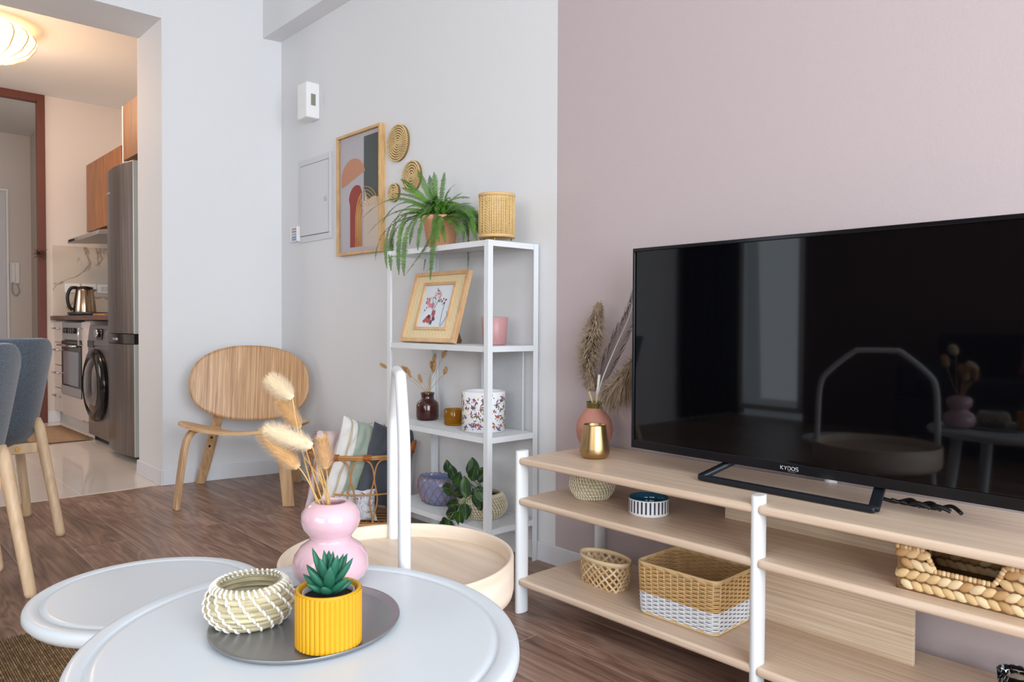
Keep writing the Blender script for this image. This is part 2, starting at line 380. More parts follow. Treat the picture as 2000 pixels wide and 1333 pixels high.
# drawer unit, oven housing, narrow base unit
def handle(b, x0, x1, y, z, up=None):
    if up: b.tube([(x0, y, z), (x0, y - .03, z), (x0, y - .03, z + up), (x0, y, z + up)], 0.006, 8)
    else: b.tube([(x0, y, z), (x0, y - .028, z), (x1, y - .028, z), (x1, y, z)], 0.006, 8)
r = E('base_cabinet', 'beige kitchen drawer unit with four bar handles left of the oven', 'cabinet', (-7.31, 1.46, 0))
b = MB(); b.box(-.138, .136, .02, .53, .10, .88); b.build('body', CAB, r, 0.002)
for z0, z1 in ((.70, .87), (.505, .693), (.31, .498), (.11, .303)):
    b = MB(); b.box(-.136, .134, 0, .02, z0, z1); d = b.build('drawer', CAB, r, 0.002)
    b = MB(); handle(b, -.09, .09, 0, z1 - .055 if z0 > .6 else z1 - .06); b.build('handle', CHROME, d)
r = E('oven', 'built-in steel oven with black glass door and round knobs', 'oven', (-6.84, 1.46, 0))
b = MB(); b.box(-.325, .325, .02, .53, .27, .865); b.build('body', DSTEEL, r)
b = MB(); b.box(-.325, .325, 0, .02, .725, .865); b.build('control_panel', mat('oven_steel', (172, 170, 172), 0.4, 0.45), r, 0.002)
for x in (-.16, -.09, .02, .09, .16):
    b = MB(); b.tube([(x, 0, .80), (x, -.025, .80)], .022, 16); b.build('knob', BLACK, r)
b = MB(); b.box(-.325, .325, -.005, .02, .275, .715); d = b.build('oven_door', BLACK, r, 0.003)
b = MB(); b.box(-.25, .25, -.008, -.005, .36, .63); b.build('door_glass', mat('oven_glass', (150, 152, 158), 0.12, 0.5), d)
b = MB(); b.box(-.325, .325, -.009, -.005, .275, .345); b.build('door_trim', mat('oven_steel', (0, 0, 0)), d)
b = MB(); b.tube([(-.27, -.01, .68), (-.27, -.045, .68), (.27, -.045, .68), (.27, -.01, .68)], .009, 8); b.build('handle', CHROME, d)
r = E('base_cabinet', 'plain beige filler panel below the oven', 'cabinet', (-6.84, 1.462, 0))
b = MB(); b.box(-.33, .33, 0, .5, .10, .268); b.build('panel', CAB, r, 0.002)
r = E('base_cabinet', 'narrow beige base cabinet between oven and washing machine with chrome upright handle', 'cabinet', (-6.38, 1.46, 0))
b = MB(); b.box(-.13, .12, .02, .53, .10, .88); b.build('body', CAB, r, 0.002)
b = MB(); b.box(-.128, .118, 0, .02, .11, .87); d = b.build('door', CAB, r, 0.002)
b = MB(); handle(b, -.10, 0, 0, .69, .13); b.build('handle', CHROME, d)
b = MB(); b.box(-7.45, -6.26, 1.53, 1.545, 0, .10); b.build('plinth', mat('plinth_white', (196, 188, 180), 0.25), None); o = bpy.context.scene.objects['plinth']; tag(o, 'pale plinth board under the beige kitchen cabinets', 'plinth')
b = MB(); b.box(-7.45, -5.54, 1.43, 1.998, .885, .92); o = b.build('worktop', WTOP, None, 0.003); tag(o, 'dark walnut kitchen worktop above oven and washing machine', 'worktop')
# washing machine
WASH = mat('washer_graphite', (128, 122, 123), 0.28, 0.5)
r = E('washing_machine', 'graphite front-loading washing machine beside the fridge', 'washing machine', (-5.94, 1.44, 0))
b = MB(); b.box(-.30, .30, .02, .52, .03, .85); b.build('body', WASH, r, 0.006)
b = MB(); b.box(-.30, .30, 0, .02, .04, .70); b.build('front_panel', WASH, r, 0.004)
b = MB(); b.hexa([(-.30, -.005, .70), (.30, -.005, .70), (.30, .02, .70), (-.30, .02, .70)], [(-.30, .012, .845), (.30, .012, .845), (.30, .02, .845), (-.30, .02, .845)]); b.build('control_panel', mat('washer_panel', (118, 113, 116), 0.3, 0.4), r, 0.003)
b = MB(); b.box(-.285, -.12, -.008, .0, .685, .735); b.build('detergent_drawer', BLACK, r, 0.003)
b = MB(); b.box(-.04, .10, -.006, .0, .745, .825); b.build('display', BLACK, r, 0.003)
b = MB(); b.tube([(.02, -.004, .79), (.02, -.03, .79)], .028, 20); b.build('programme_dial', CHROME, r)
b = MB(); b.T = Matrix.Translation((-.01, 0, .42)) @ Matrix.Rotation(pi / 2, 4, 'X')
b.lathe([(.255, 0), (.262, .02), (.25, .045), (.205, .06), (.185, .05)], seg=48); d = b.build('door_ring', mat('washer_ring', (20, 18, 18), 0.12), r)
b = MB(); b.T = Matrix.Translation((-.01, 0, .42)) @ Matrix.Rotation(pi / 2, 4, 'X')
b.lathe([(.187, .050), (.15, .066), (.08, .078), (0, .08)], seg=40); b.build('door_glass', mat('washer_glass', (70, 68, 72), 0.05, 0.3, coat=1), d)
b = MB(); b.box(-.25, .25, .03, .3, 0, .03); b.build('feet', BLACKM, r)
# fridge: two bowed doors
FR = grain('fridge_steel', (96, 90, 90), (126, 120, 118), (1, 1, 0.05), 0.3, 30, 0.02, 0.1); FR.node_tree.nodes['Principled BSDF'].inputs['Metallic'].default_value = 0.85
r = E('fridge', 'tall dark steel two-door fridge-freezer against the doorway pier', 'fridge', (-5.222, 1.392, 0))
b = MB(); b.box(-.285, .285, .06, .58, .03, 1.865); b.build('body', mat('fridge_side', (168, 176, 172), 0.4, 0.3), r, 0.006)
def bowed(z0, z1):
    b = MB(); n = 12; f = [(-.288 + .576 * i / n, -.03 * (1 - ((i / n - .5) * 2) ** 2) + (0.0), 0) for i in range(n + 1)]
    pts = [V((x, y, z0)) for x, y, _ in f] + [V((.288, .058, z0)), V((-.288, .058, z0))]
    b.prism(pts, (0, 0, z1 - z0)); return b
bowed(.04, .735).build('lower_door', FR, r, 0.004); bowed(.80, 1.86).build('upper_door', FR, r, 0.004)
for z0, z1 in ((.04, .735), (.80, 1.86)): b = MB(); b.box(.284, .2915, -.002, .058, z0, z1); b.build('door_edge', mat('fridge_edge', (196, 204, 200), .3, .2), r, .003)
bowed(.738, .797).build('handle_strip', BLACK, r)
b = MB(); b.box(-.05, .03, -.034, -.028, .758, .772); b.build('badge', mat('badge_silver', (190, 190, 195), 0.3, 0.8), r)
b = MB(); b.box(-.20, -.12, -.025, -.018, 1.70, 1.715); b.build('badge', mat('badge_silver', (0, 0, 0)), r)
for x, y in ((-.25, .1), (.25, .1), (-.25, .54), (.25, .54)): b = MB(); b.box(x - .02, x + .02, y - .02, y + .02, 0, .03); b.build('foot', BLACKM, r)
# cupboards on the wall
r = E('wall_cabinet', 'walnut wall cabinet above the cooker hood', 'cabinet', (-6.72, 1.665, 1.64))
b = MB(); b.box(-.50, .52, .02, .33, 0, .57); b.build('body', OAKD, r, 0.002)
for x in (-.5, .012):
    b = MB(); b.box(x, x + .507, 0, .02, 0, .57); b.build('door', OAKD, r, 0.002)
r = E('wall_cabinet', 'walnut cabinet with white side panel mounted over the fridge', 'cabinet', (-5.10, 1.455, 1.93))
b = MB(); b.box(-.265, .47, .02, .54, 0, .36); b.build('body', OAKD, r, 0.002)
b = MB(); b.box(-.263, .10, 0, .02, 0, .36); b.build('door', OAKD, r, 0.002)
b = MB(); b.box(.104, .468, 0, .02, 0, .36); b.build('door', OAKD, r, 0.002)
b = MB(); b.box(-.29, -.267, .0, .54, -.02, .36); b.build('side_panel', WHITE, r, 0.002)
r = E('wall_cabinet', 'small walnut corner shelf box under the cooker hood', 'cabinet', (-6.60, 1.80, 1.42))
b = MB(); b.box(-.45, .55, 0, .198, 0, .17); b.build('body', OAKD, r, 0.002)
r = E('cooker_hood', 'slanted steel cooker hood under the walnut wall cabinet', 'cooker hood', (-6.72, 1.50, 1.56))
b = MB(); b.hexa([(-.42, .0, -.035), (.5, .0, -.035), (.5, .40, -.01), (-.42, .40, -.01)], [(-.42, .01, .0), (.5, .01, .0), (.5, .40, .07), (-.42, .40, .07)]); b.build('canopy', mat('hood_steel', (176, 174, 174), 0.35, 0.7), r, 0.004)
for k in range(4): b = MB(); b.box(-.36 + .05 * k, -.33 + .05 * k, -.006, .0, -.028, -.012); b.build('button', BLACKM, r)
# backsplash
m, nt, n, bs, L = node_mat('marble_splashback')
tc = n.new('ShaderNodeTexCoord'); mp = n.new('ShaderNodeMapping'); mp.inputs['Rotation'].default_value = (0.6, 0.3, 0); no = n.new('ShaderNodeTexNoise'); no.inputs['Scale'].default_value = 1.6; no.inputs['Detail'].default_value = 6; no.inputs['Distortion'].default_value = 0.9
cr_ = n.new('ShaderNodeValToRGB'); e = cr_.color_ramp.elements; e[0].position = 0.485; e[0].color = lin((206, 196, 184)); e[1].position = 0.515; e[1].color = lin((206, 196, 184)); k = e.new(0.5); k.color = lin((156, 140, 128))
L(tc.outputs['Object'], mp.inputs[0]); L(mp.outputs[0], no.inputs['Vector']); L(no.outputs['Fac'], cr_.inputs[0]); L(cr_.outputs[0], bs.inputs['Base Color']); bs.inputs['Roughness'].default_value = 0.12
b = MB(); b.box(-7.449, -7.437, 1.452, 1.998, .921, 1.53); b.box(-7.437, -5.54, 1.986, 1.998, .921, 1.415); o = b.build('splashback', m, None); tag(o, 'white marble-effect splashback with brown veins above the walnut worktop', 'splashback')
for k, (y, lab) in enumerate(((1.60, 'double white power socket on the splashback above the kettle handle'), (1.73, 'white switch plate in the middle of the splashback above the kettle'), (1.85, 'white power socket on the splashback nearest the fridge'))):
    r = E('power_socket', lab, 'socket', (-7.4365, y, 1.165), 0, 'sockets on the splashback')
    b = MB(); b.box(0, .01, -.058, .058, -.04, .04); b.build('plate', WHITE, r, 0.003)
    b = MB(); b.box(.01, .014, -.03, -.004, -.02, .02); b.box(.01, .014, .004, .03, -.02, .02); b.build('rocker', mat('socket_rocker', (214, 210, 205), 0.4), r, 0.002)
# kettle on its tray
b = MB(); b.lathe([(0, 0), (.135, 0), (.15, .01), (.155, .03), (.148, .03), (.14, .012), (0, .010)], seg=40, ax=1.2); o = b.build('counter_tray', mat('slate_plastic', (52, 58, 66), 0.35), None, loc=(-6.98, 1.62, .92)); tag(o, 'dark grey oval tray under the kettle on the walnut worktop', 'tray')
r = E('kettle', 'brushed steel kettle with black handle on the kitchen worktop', 'kettle', (-7.03, 1.60, .932))
b = MB(); b.lathe([(0, 0), (.085, 0), (.088, .02), (.078, .12), (.066, .20), (.062, .215)], seg=40, close=True); b.build('body', mat('kettle_steel', (172, 150, 128), 0.18, 1.0), r)
b = MB(); b.lathe([(.064, .212), (.06, .228), (.02, .236), (0, .237)], seg=32); b.build('lid', BLACKM, r)
b = MB(); b.tube(cr([(0, -.055, .222), (0, -.10, .215), (0, -.125, .15), (0, -.115, .07), (0, -.088, .04)], 6), .013, 8); b.build('handle', BLACKM, r)
b = MB(); b.hexa([(-.02, .055, .165), (.02, .055, .165), (.012, .075, .19), (-.012, .075, .19)], [(-.026, .05, .213), (.026, .05, .213), (.012, .095, .213), (-.012, .095, .213)]); b.build('spout', mat('kettle_steel', (0, 0, 0)), r)
r = E('oil_bottle', 'dark bottle with chrome pourer standing beside the fridge on the worktop', 'bottle', (-6.30, 1.72, .92))
b = MB(); b.lathe([(0, 0), (.03, 0), (.032, .01), (.032, .12), (.012, .17), (.012, .2)], seg=20, close=True); b.build('body', BLACK, r)
b = MB(); b.lathe([(.013, .2), (.013, .25), (.004, .27), (0, .27)], seg=12); b.build('pourer', CHROME, r)
b = MB(); b.prism([(-.11, -.05, 0), (.1, -.02, 0), (.11, .03, 0), (-.1, .05, 0)], (0, 0, .015)); b.tube([(-.1, 0, .008), (-.24, 0, .0085)], .008); o = b.build('wooden_board', grain('board_oak', (150, 108, 52), (186, 142, 82), (1, 12, 12), 0.5), None, loc=(-6.28, 1.56, .9215)); tag(o, 'small wooden serving board at the end of the kettle tray', 'board')
hl = bpy.data.lights.new('hall_fill_light', 'POINT'); hl.energy = 22; hl.color = (1.0, .9, .8); hl.shadow_soft_size = .05  # added fill light, out of view, brightens the hall
ho = bpy.data.objects.new('hall_fill_light', hl); COL.objects.link(ho); ho.location = (-8.4, .2, 2.66)
hr = E('ceiling_lamp', 'added unseen white globe lamp brightening the hallway behind the kitchen doorway', 'lamp', (-8.4, .2, 2.8))
b = MB(); b.lathe([(.05, -.03), (.10, -.07), (.115, -.14), (.09, -.22), (.04, -.25), (0, -.255)], seg=32); b.build('globe', mat('fill_globe_glow', (255, 240, 220), .4, emit=(255, 235, 210), estr=1.5, alpha=1), hr)  # unseen glowing globe added around the hall fill light
b = MB(); b.tube([(0, 0, -.035), (0, 0, 0)], .06, 24); b.build('ceiling_rose', WHITE, hr)
# intercom in the hall
r = E('intercom', 'white wall intercom handset with curly cord in the hall', 'intercom', (-9.2, 1.457, 1.37))
b = MB(); b.box(0, .03, -.05, .035, -.11, .11); b.build('base', WHITE, r, 0.008)
b = MB(); b.box(.03, .055, -.04, -.005, -.10, .10); b.build('handset', mat('handset_white', (238, 238, 238), 0.3), r, 0.012)
b = MB(); b.tube(cr([(.03, -.03, -.10), (.03, -.03, -.19), (.03, 0, -.235), (.03, .03, -.19), (.03, .02, -.14), (.03, .01, -.11)], 8), .006, 8); b.build('cord', mat('cord_grey', (170, 168, 166), 0.5), r)
b = MB()
for k in range(60):
    a = random.uniform(0, 2 * pi); h = random.uniform(-.07, .03); d = V((random.uniform(.0, .07), cos(a) * .05, h)); b.tube([(0, 0, -.02), d], [.004, .001], 4)
o = b.build('dried_bunch', mat('dried_brown', (112, 78, 62), 0.8), None, loc=(-7.425, 1.35, 1.47)); tag(o, 'small dried flower bunch hanging on the red-brown door frame', 'dried flowers')
b = MB(); b.surf(lambda u, v: (u * .95, v * .48, .006 + .0015 * sin(u * 55)), 60, 4, thick=-.006); o = b.build('kitchen_mat', grain('woven_mat', (150, 120, 92), (178, 148, 118), (1, 30, 1), 0.9, 8), None, loc=(-7.08, .95, 0.001)); o.rotation_euler.z = 0.02; tag(o, 'tan woven mat on the kitchen tiles in front of the oven', 'mat')
# ceiling lamp: pleated glowing shade
r = E('ceiling_lamp', 'round ribbed fabric ceiling lamp glowing warm in the kitchen', 'lamp', (-5.9, 0.80, 2.80))
LAMP = mat('lamp_shade_glow', (255, 236, 200), 0.6, emit=(255, 214, 160), estr=1.5)
prof = [(0, -.235), (.06, -.233), (.15, -.215), (.22, -.175), (.262, -.115), (.268, -.085), (.25, -.05), (.22, -.03)]
b = MB(); b.lathe(prof, seg=64); b.build('shade', LAMP, r)
b = MB()
for j in range(16):
    a = 2 * pi * j / 16
    b.tube([((q + .002) * cos(a), (q + .002) * sin(a), z) for q, z in prof], .0028, 5)
b.build('ribs', mat('lamp_rib', (196, 150, 96), 0.6), r)
b = MB(); b.tube([(0, 0, -.03), (0, 0, 0)], .10, 24); b.build('ceiling_rose', WHITE, r)
b = MB(); b.lathe([(0, -.255), (.018, -.25), (.022, -.237), (0, -.233)], seg=16); b.build('finial', mat('brass', (196, 150, 84), 0.3, 1.0), r)
pl_ = bpy.data.lights.new('ceiling_lamp_light', 'POINT'); pl_.energy = 23; pl_.color = (1.0, 0.66, 0.42); pl_.shadow_soft_size = 0.2
lo = bpy.data.objects.new('ceiling_lamp_light', pl_); COL.objects.link(lo); lo.location = (-5.9, 0.80, 2.44)
# ================================================================ TV BENCH
BAM = grain('bamboo', (204, 178, 154), (224, 202, 180), (0.7, 26, 26), 0.42, 4, 0.04)
BAME = grain('bamboo_edge', (196, 164, 140), (220, 194, 172), (0.7, 26, 26), 0.42, 4, 0.04)
BAMP = grain('bamboo_panel', (198, 174, 146), (232, 214, 192), (0.6, 1, 45), 0.42, 3.2, 0.04)
r = E('tv_bench', 'long open bamboo shelf bench on white oval posts under the television', 'tv bench', (-1.643, 1.53, 0))
def board(x0, x1, z, tip0, tip1):
    """board with bull-nosed front and rounded end corners, local coords, y 0 front .. .365 back"""
    b = MB(); t = .021; rr = .016
    out = []
    for k in range(7):
        a = pi * k / 12; out.append((x0 + rr - rr * cos(a), rr - rr * sin(a))) if tip0 else None
    if not tip0: out.append((x0, 0))
    if tip1:
        for k in range(7):
            a = pi * k / 12; out.append((x1 - rr + rr * sin(a), rr - rr * cos(a)))
    else: out.append((x1, 0))
    out += [(x1, .365), (x0, .365)]
    b.prism([V((x, y, z - t)) for x, y in out], (0, 0, t)); return b
def nosed(o, x_in):
    """round only the front and outer edges: joints between neighbouring boards stay tight"""
    me = o.data; at = me.attributes.new('bevel_weight_edge', 'FLOAT', 'EDGE')
    for e in me.edges:
        a, c = [me.vertices[k].co for k in e.vertices]
        joint = any(abs(a.x - x) < .001 and abs(c.x - x) < .001 and max(a.y, c.y) > .05 for x in x_in)
        at.data[e.index].value = 0.0 if joint or min(a.y, c.y) > .36 or abs(a.z - c.z) > .01 else 1.0
    o.modifiers['bevel'].limit_method = 'WEIGHT'
for z, nm in ((.474, 'top_shelf'), (.352, 'middle_shelf'), (.108, 'bottom_shelf')):
    o = board(0.0, .7815, z, True, False).build(nm, BAM, r, 0.008, segs=4); nosed(o, (.7815,))
    o = board(.7820, 1.60, z, True, False).build(nm, BAM, r, 0.008, segs=4); nosed(o, (.7820,))
def oval_post(x, y):
    b = MB(); pts = []
    for k in range(20):
        a = 2 * pi * k / 20; pts.append((x + .0125 * (abs(cos(a)) ** .7) * (1 if cos(a) >= 0 else -1), y + .023 * sin(a), 0))
    b.prism(pts, (0, 0, .494), sm=True); b.build('post', METW, r, 0.0015)
for x in (.0, .781, 1.60):
    oval_post(x, .022); oval_post(x, .385)
b = MB(); b.box(.543, 1.026, .27, .282, .108, .453); b.build('back_panel', BAMP, r, 0.001)

# ================================================================ TELEVISION
r = E('television', 'large black flat television with angular metal stand on the bamboo bench', 'television', (-1.36, 1.725, .4755), radians(-1.4))
TX, Z0, Z1 = 1.005, .045, .620
b = MB(); b.box(0, TX, .004, .03, Z0, Z1); b.box(.12, TX - .12, .03, .07, Z0 + .03, Z1 - .22); b.build('housing', BLACKM, r, 0.003)
SCR = mat('screen_glass', (5, 5, 7), 0.035, ior=1.5)
b = MB(); b.box(.010, TX - .010, -.001, .004, Z0 + .024, Z1 - .010); b.build('screen', SCR, r)
b = MB(); b.box(0, TX, -.006, .004, Z0, Z0 + .024); b.box(0, TX, -.006, .004, Z1 - .010, Z1); b.box(0, .008, -.006, .004, Z0 + .024, Z1 - .01); b.box(TX - .008, TX, -.006, .004, Z0 + .024, Z1 - .01)
b.build('bezel', mat('bezel_black', (16, 17, 21), 0.16), r, 0.0015)
# U-shaped foot: flat bar
FOOT = mat('foot_black', (26, 30, 38), 0.38, 0.3)
b = MB(); zf = .009
path = [(.315, .035, .047), (.268, -.040, zf), (.280, -.052, zf), (.70, -.052, zf), (.716, -.040, zf), (.690, .035, .040)]
b.tube(cr(path[:2], 1) + cr(path[1:3], 3)[1:] + cr(path[3:5], 3) + [path[5]], .013, 4, flat=.45, up=(0, 0, 1))
b2 = MB()
def bar(b, p, q, wd, th):
    p, q = V(p), V(q); d = (q - p).normalized(); s = d.cross(V((0, 0, 1))).normalized() * wd / 2; u = s.cross(d).normalized() * th / 2
    lo = [p - s - u, p + s - u, q + s - u, q - s - u]; hi = [x + 2 * u for x in lo]; b.hexa(lo, hi)
bar(b2, (.268, -.052, .0075), (.716, -.052, .007), .024, .014); bar(b2, (.272, -.058, .007), (.325, .04, .052), .024, .014); bar(b2, (.712, -.058, .007), (.688, .04, .052), .024, .014)
b2.build('stand', FOOT, r, 0.005, segs=3)
# maker's name in strokes
b = MB(); hh = .0085; x = .468; zt_ = .0525
L_ = {'K': [[(0, 0), (0, 1)], [(.75, 1), (.1, .5), (.75, 0)]], 'Y': [[(0, 1), (.38, .5), (.76, 1)], [(.38, .5), (.38, 0)]],
      'D': [[(0, 0), (0, 1), (.5, 1), (.8, .75), (.8, .25), (.5, 0), (0, 0)]], 'O': [[(.25, 0), (0, .3), (0, .7), (.25, 1), (.65, 1), (.9, .7), (.9, .3), (.65, 0), (.25, 0)]],
      'S': [[(.8, 1), (.15, 1), (0, .78), (.15, .52), (.7, .5), (.85, .25), (.7, 0), (0, 0)]]}
for ch in 'KYDOS':
    for st in L_[ch]: b.tube([(x + p * hh, -.0065, zt_ + q * hh) for p, q in st], .0007, 4)
    x += hh * 1.12
b.build('lettering', mat('lettering_silver', (215, 218, 222), 0.4, 0.2), r)
b = MB(); b.box(.487, .506, -.0066, -.006, .0485, .0495); b.build('small_print', mat('lettering_dim', (110, 112, 116), 0.4), r)
# cable bundle behind the foot
b = MB(); rnd = random.Random(3)
for k in range(5):
    p = V((.78 + .02 * k, .03, .012)); b.tube(cr([p + V((-.03, -.005, .004)), p, p + V((.03, .0 - .02 * (k % 2), .010)), p + V((.055, -.02, .003))], 6), .0045, 6)
o = b.build('cable_bundle', BLACKM, None, loc=(-1.42, 1.72, .474)); tag(o, 'tangle of black cables lying behind the television foot on the bench', 'cables')

# ================================================================ WHITE METAL SHELF UNIT
SX, SY, SW, SD, SH = -2.595, 1.690, .63, .243, 1.168
r = E('metal_shelf', 'tall white metal shelving unit with mesh shelves against the white wall', 'shelf unit', (SX, SY, 0))
def lpost(x, y, sx, sy):
    b = MB(); t = .003; s = .022
    b.prism([V((x + sx * p, y + sy * q, 0)) for p, q in ((0, 0), (s, 0), (s, t), (t, t), (t, s), (0, s))], (0, 0, SH)); b.build('post', METW, r)
lpost(0, 0, 1, 1); lpost(SW, 0, -1, 1); lpost(0, SD, 1, -1); lpost(SW, SD, -1, -1)
def mesh_strips(b, x0, x1, y0, y1, z, step, ax='z', th=.0012, wd=.0016):
    """expanded-metal diamonds: two families of diagonal strips clipped to the rectangle"""
    W, H = x1 - x0, y1 - y0; k_ = 1.7
    n = int((W + H * k_) / step) + 1
    for sgn in (1, -1):
        for i in range(n):
            c = i * step - (H * k_ if sgn > 0 else 0)
            # line x = c + sgn*k*y (sgn 1) or x = c - k*y
            pts = []
            ya, yb = 0.0, H
            f = lambda y: c + sgn * k_ * y
            ys = sorted([(0 - c) / (sgn * k_), (W - c) / (sgn * k_)]); ya = max(0, ys[0]); yb = min(H, ys[1])
            if yb - ya < 1e-4: continue
            p = V((x0 + f(ya), y0 + ya, z)); q = V((x0 + f(yb), y0 + yb, z)); d = (q - p).normalized(); s = V((-d.y, d.x, 0)) * wd / 2
            lo = [p - s, q - s, q + s, p + s]
            if ax == 'z': b.hexa(lo, [v + V((0, 0, th)) for v in lo])
            else:
                lo = [V((v.x, z, v.y)) for v in lo]; b.hexa(lo, [v + V((0, th, 0)) for v in lo])
for z, nm in ((1.168, 'top_shelf'), (.797, 'upper_shelf'), (.476, 'middle_shelf'), (.152, 'bottom_shelf')):
    h = .020
    b = MB()
    b.box(.004, SW - .004, .0035, .0065, z - h, z); b.box(.004, SW - .004, SD - .0065, SD - .0035, z - h, z); b.box(.0035, .0065, .0065, SD - .0065, z - h, z); b.box(SW - .0065, SW - .0035, .0065, SD - .0065, z - h, z)
    b.box(.0065, SW - .0065, .0065, .016, z - .002, z); b.box(.0065, SW - .0065, SD - .016, SD - .0065, z - .002, z); b.box(.0065, .016, .016, SD - .016, z - .002, z); b.box(SW - .016, SW - .0065, .016, SD - .016, z - .002, z)
    o = b.build(nm, METW, r)
    b = MB(); mesh_strips(b, .016, SW - .016, .016, SD - .016, z - .0015, .0105); b.build('mesh', METW, o, fix=False)
b = MB(); mesh_strips(b, .33, .56, .478, .775, SD - .012, .0105, 'y'); b.box(.325, .33, SD - .014, SD - .010, .476, .777); b.box(.56, .565, SD - .014, SD - .010, .476, .777); b.build('back_mesh_panel', METW, r, fix=False)

# ================================================================ ROUND TRAY TABLE WITH HOOP HANDLE
BIRCH = grain('birch_veneer', (204, 182, 160), (224, 205, 185), (1.0, 9, 1), 0.4, 2.5, 0.02)
BIRCHS = grain('birch_rim', (218, 198, 176), (236, 220, 202), (1.5, 1.5, 14), 0.4, 2.5, 0.02)
r = E('side_table', 'round pale birch tray table with white hoop handle behind the coffee table', 'side table', (-1.104, .742, 0))
TR, TZ, TH = .205, .470, .078
b = MB(); b.lathe([(TR - .026, TZ - TH), (TR - .012, TZ - TH), (TR - .002, TZ - TH + .010), (TR, TZ - TH + .02), (TR, TZ - .003), (TR - .0015, TZ), (TR - .0065, TZ), (TR - .008, TZ - .003), (TR - .008, TZ - .027)], seg=96); b.build('rim', BIRCHS, r)
b = MB(); b.lathe([(0, TZ - TH), (TR - .015, TZ - TH), (TR - .008, TZ - TH + .01), (TR - .008, TZ - .026)], seg=96); b.lathe([(TR - .008, TZ - .026), (0, TZ - .026)], seg=96, sm=False); b.build('tray_top', BIRCH, r)
ha = radians(149); hd = V((cos(ha), sin(ha), 0))
half = [(.191, .41), (.189, .55), (.182, .665), (.155, .715), (.078, .782), (.047, .790)]
hp = [hd * a + V((0, 0, z)) for a, z in half] + [hd * -a + V((0, 0, z)) for a, z in half[::-1]]
b = MB(); b.tube(cr(hp, 6), .0097, 14); b.build('handle', METW, r)
for k in range(3):
    a = pi / 2 + k * 2 * pi / 3; d = V((cos(a), sin(a), 0))
    b = MB(); b.tube([d * .175 + V((0, 0, TZ - TH)), d * .197], .010, 12); b.build('leg', METW, r)

# ================================================================ WHITE COFFEE TABLES
TWH = mat('table_white', (206, 213, 219), 0.38, coat=0.08)
def pebble_table(label, c, ax, ay, rot, z, foot, sp=.90):
    r = E('coffee_table', label, 'coffee table', (c[0], c[1], 0), radians(rot), 'nested white coffee tables')
    s = 1.0; A = ax
    ky = ay / ax
    pr = [(0, z - .026), (A - .022, z - .027), (A - .007, z - .023), (A, z - .014), (A - .0006, z - .0065), (A - .003, z - .0022), (A - .0065, z - .0004), (A - .009, z), (A - .0215, z), (A - .0235, z - .0008), (A - .0250, z - .0030), (A - .0272, z - .0030), (A - .0300, z - .0008), (A - .033, z - .0002), (A - .036, z)]
    b = MB(); b.lathe(pr, seg=128, ay=ky); b.lathe([(A - .036, z), (0, z)], seg=128, ay=ky, sm=False); b.build('table_top', TWH, r)
    for a in foot:
        a = radians(a) - radians(rot); d = V((cos(a) * A, sin(a) * A * ky, 0))
        b = MB(); b.tube([d * (sp - .2) + V((0, 0, z - .026)), d * sp + V((0, 0, .016)), d * sp + V((0, 0, .0112))], [.019, .012, .011], 14); b.build('leg', TWH, r)
pebble_table('larger white oval coffee table carrying the grey tray and yellow pot', (-.786, .401), .265, .244, 157, .52, (47, 137, 227, 317))
pebble_table('smaller lower white round coffee table tucked behind the larger one', (-1.352, .405), .190, .187, 0, .42, (20, 110, 290), .66)

# ================================================================ OAK EASY CHAIR (local x: across, y: towards the back)
OAKV = grain('oak_back', (166, 120, 80), (222, 182, 138), (44, 1, 0.9), 0.38, 3.0, 0.12, 1.2)
OAKS = grain('oak_seat', (192, 150, 106), (222, 184, 138), (1, 14, 14), 0.38, 3.5, 0.05, 0.9)
OAKL = grain('oak_leg', (176, 136, 98), (212, 176, 134), (9, 9, 0.8), 0.4, 4, 0.05, 0.6)
r = E('easy_chair', 'low oak veneer easy chair with wide oval back beside the corner', 'chair', (-3.47, 1.406, 0), atan2(.83, .56))
def sheet(fn, n=40, m=20, th=.012):
    b = MB(); b.surf(fn, n, m, cu=False, thick=th); return b
def sq(u, v, ex, ey, p=2.35):
    """unit square to superellipse disc"""
    x, y = 2 * u - 1, 2 * v - 1
    d = max(abs(x), abs(y)); 
    if d < 1e-6: return 0, 0
    a = atan2(y, x); s = d / (abs(cos(a)) ** p + abs(sin(a)) ** p) ** (1 / p); return s * cos(a) * ex, s * sin(a) * ey
def backf(u, v):
    X, Y = sq(u, v, .303, .198); sk = -.02 * X
    t = (Y + .19) / .38
    return (X - .005, .435 + .075 * t + .01 - .62 * X * X, .555 + Y * .99 + sk)
b = sheet(backf, 48, 30, .012); b.build('backrest', OAKV, r)
def seatf(u, v):
    X, Y = sq(u, v, .30, .235, 2.5)
    sc = 1 - .12 * (Y / .235) * .5
    return (.02 + X * sc, .215 + Y, .372 + .62 * X * X - .17 * (Y + .235) + (.02 * max(0, -Y / .235) ** 2) * -.6)
b = sheet(seatf, 48, 30, .014); b.build('seat', OAKS, r)
def strip(b, pts, wdir, wd, th):
    """bent flat strip along pts, width along wdir"""
    P = [V(p) for p in pts]; wv = V(wdir).normalized() * wd / 2; rings = []
    for k, p in enumerate(P):
        d = (P[min(k + 1, len(P) - 1)] - P[max(k - 1, 0)]).normalized(); nrm = d.cross(wv).normalized() * th / 2
        rings.append([b.vert(p - wv - nrm), b.vert(p + wv - nrm), b.vert(p + wv + nrm), b.vert(p - wv + nrm)])
    b.face(rings[0][::-1]); b.face(rings[-1])
    for A, B in zip(rings, rings[1:]):
        for j in range(4): b.face((A[j], A[(j + 1) % 4], B[(j + 1) % 4], B[j]), 0, False)
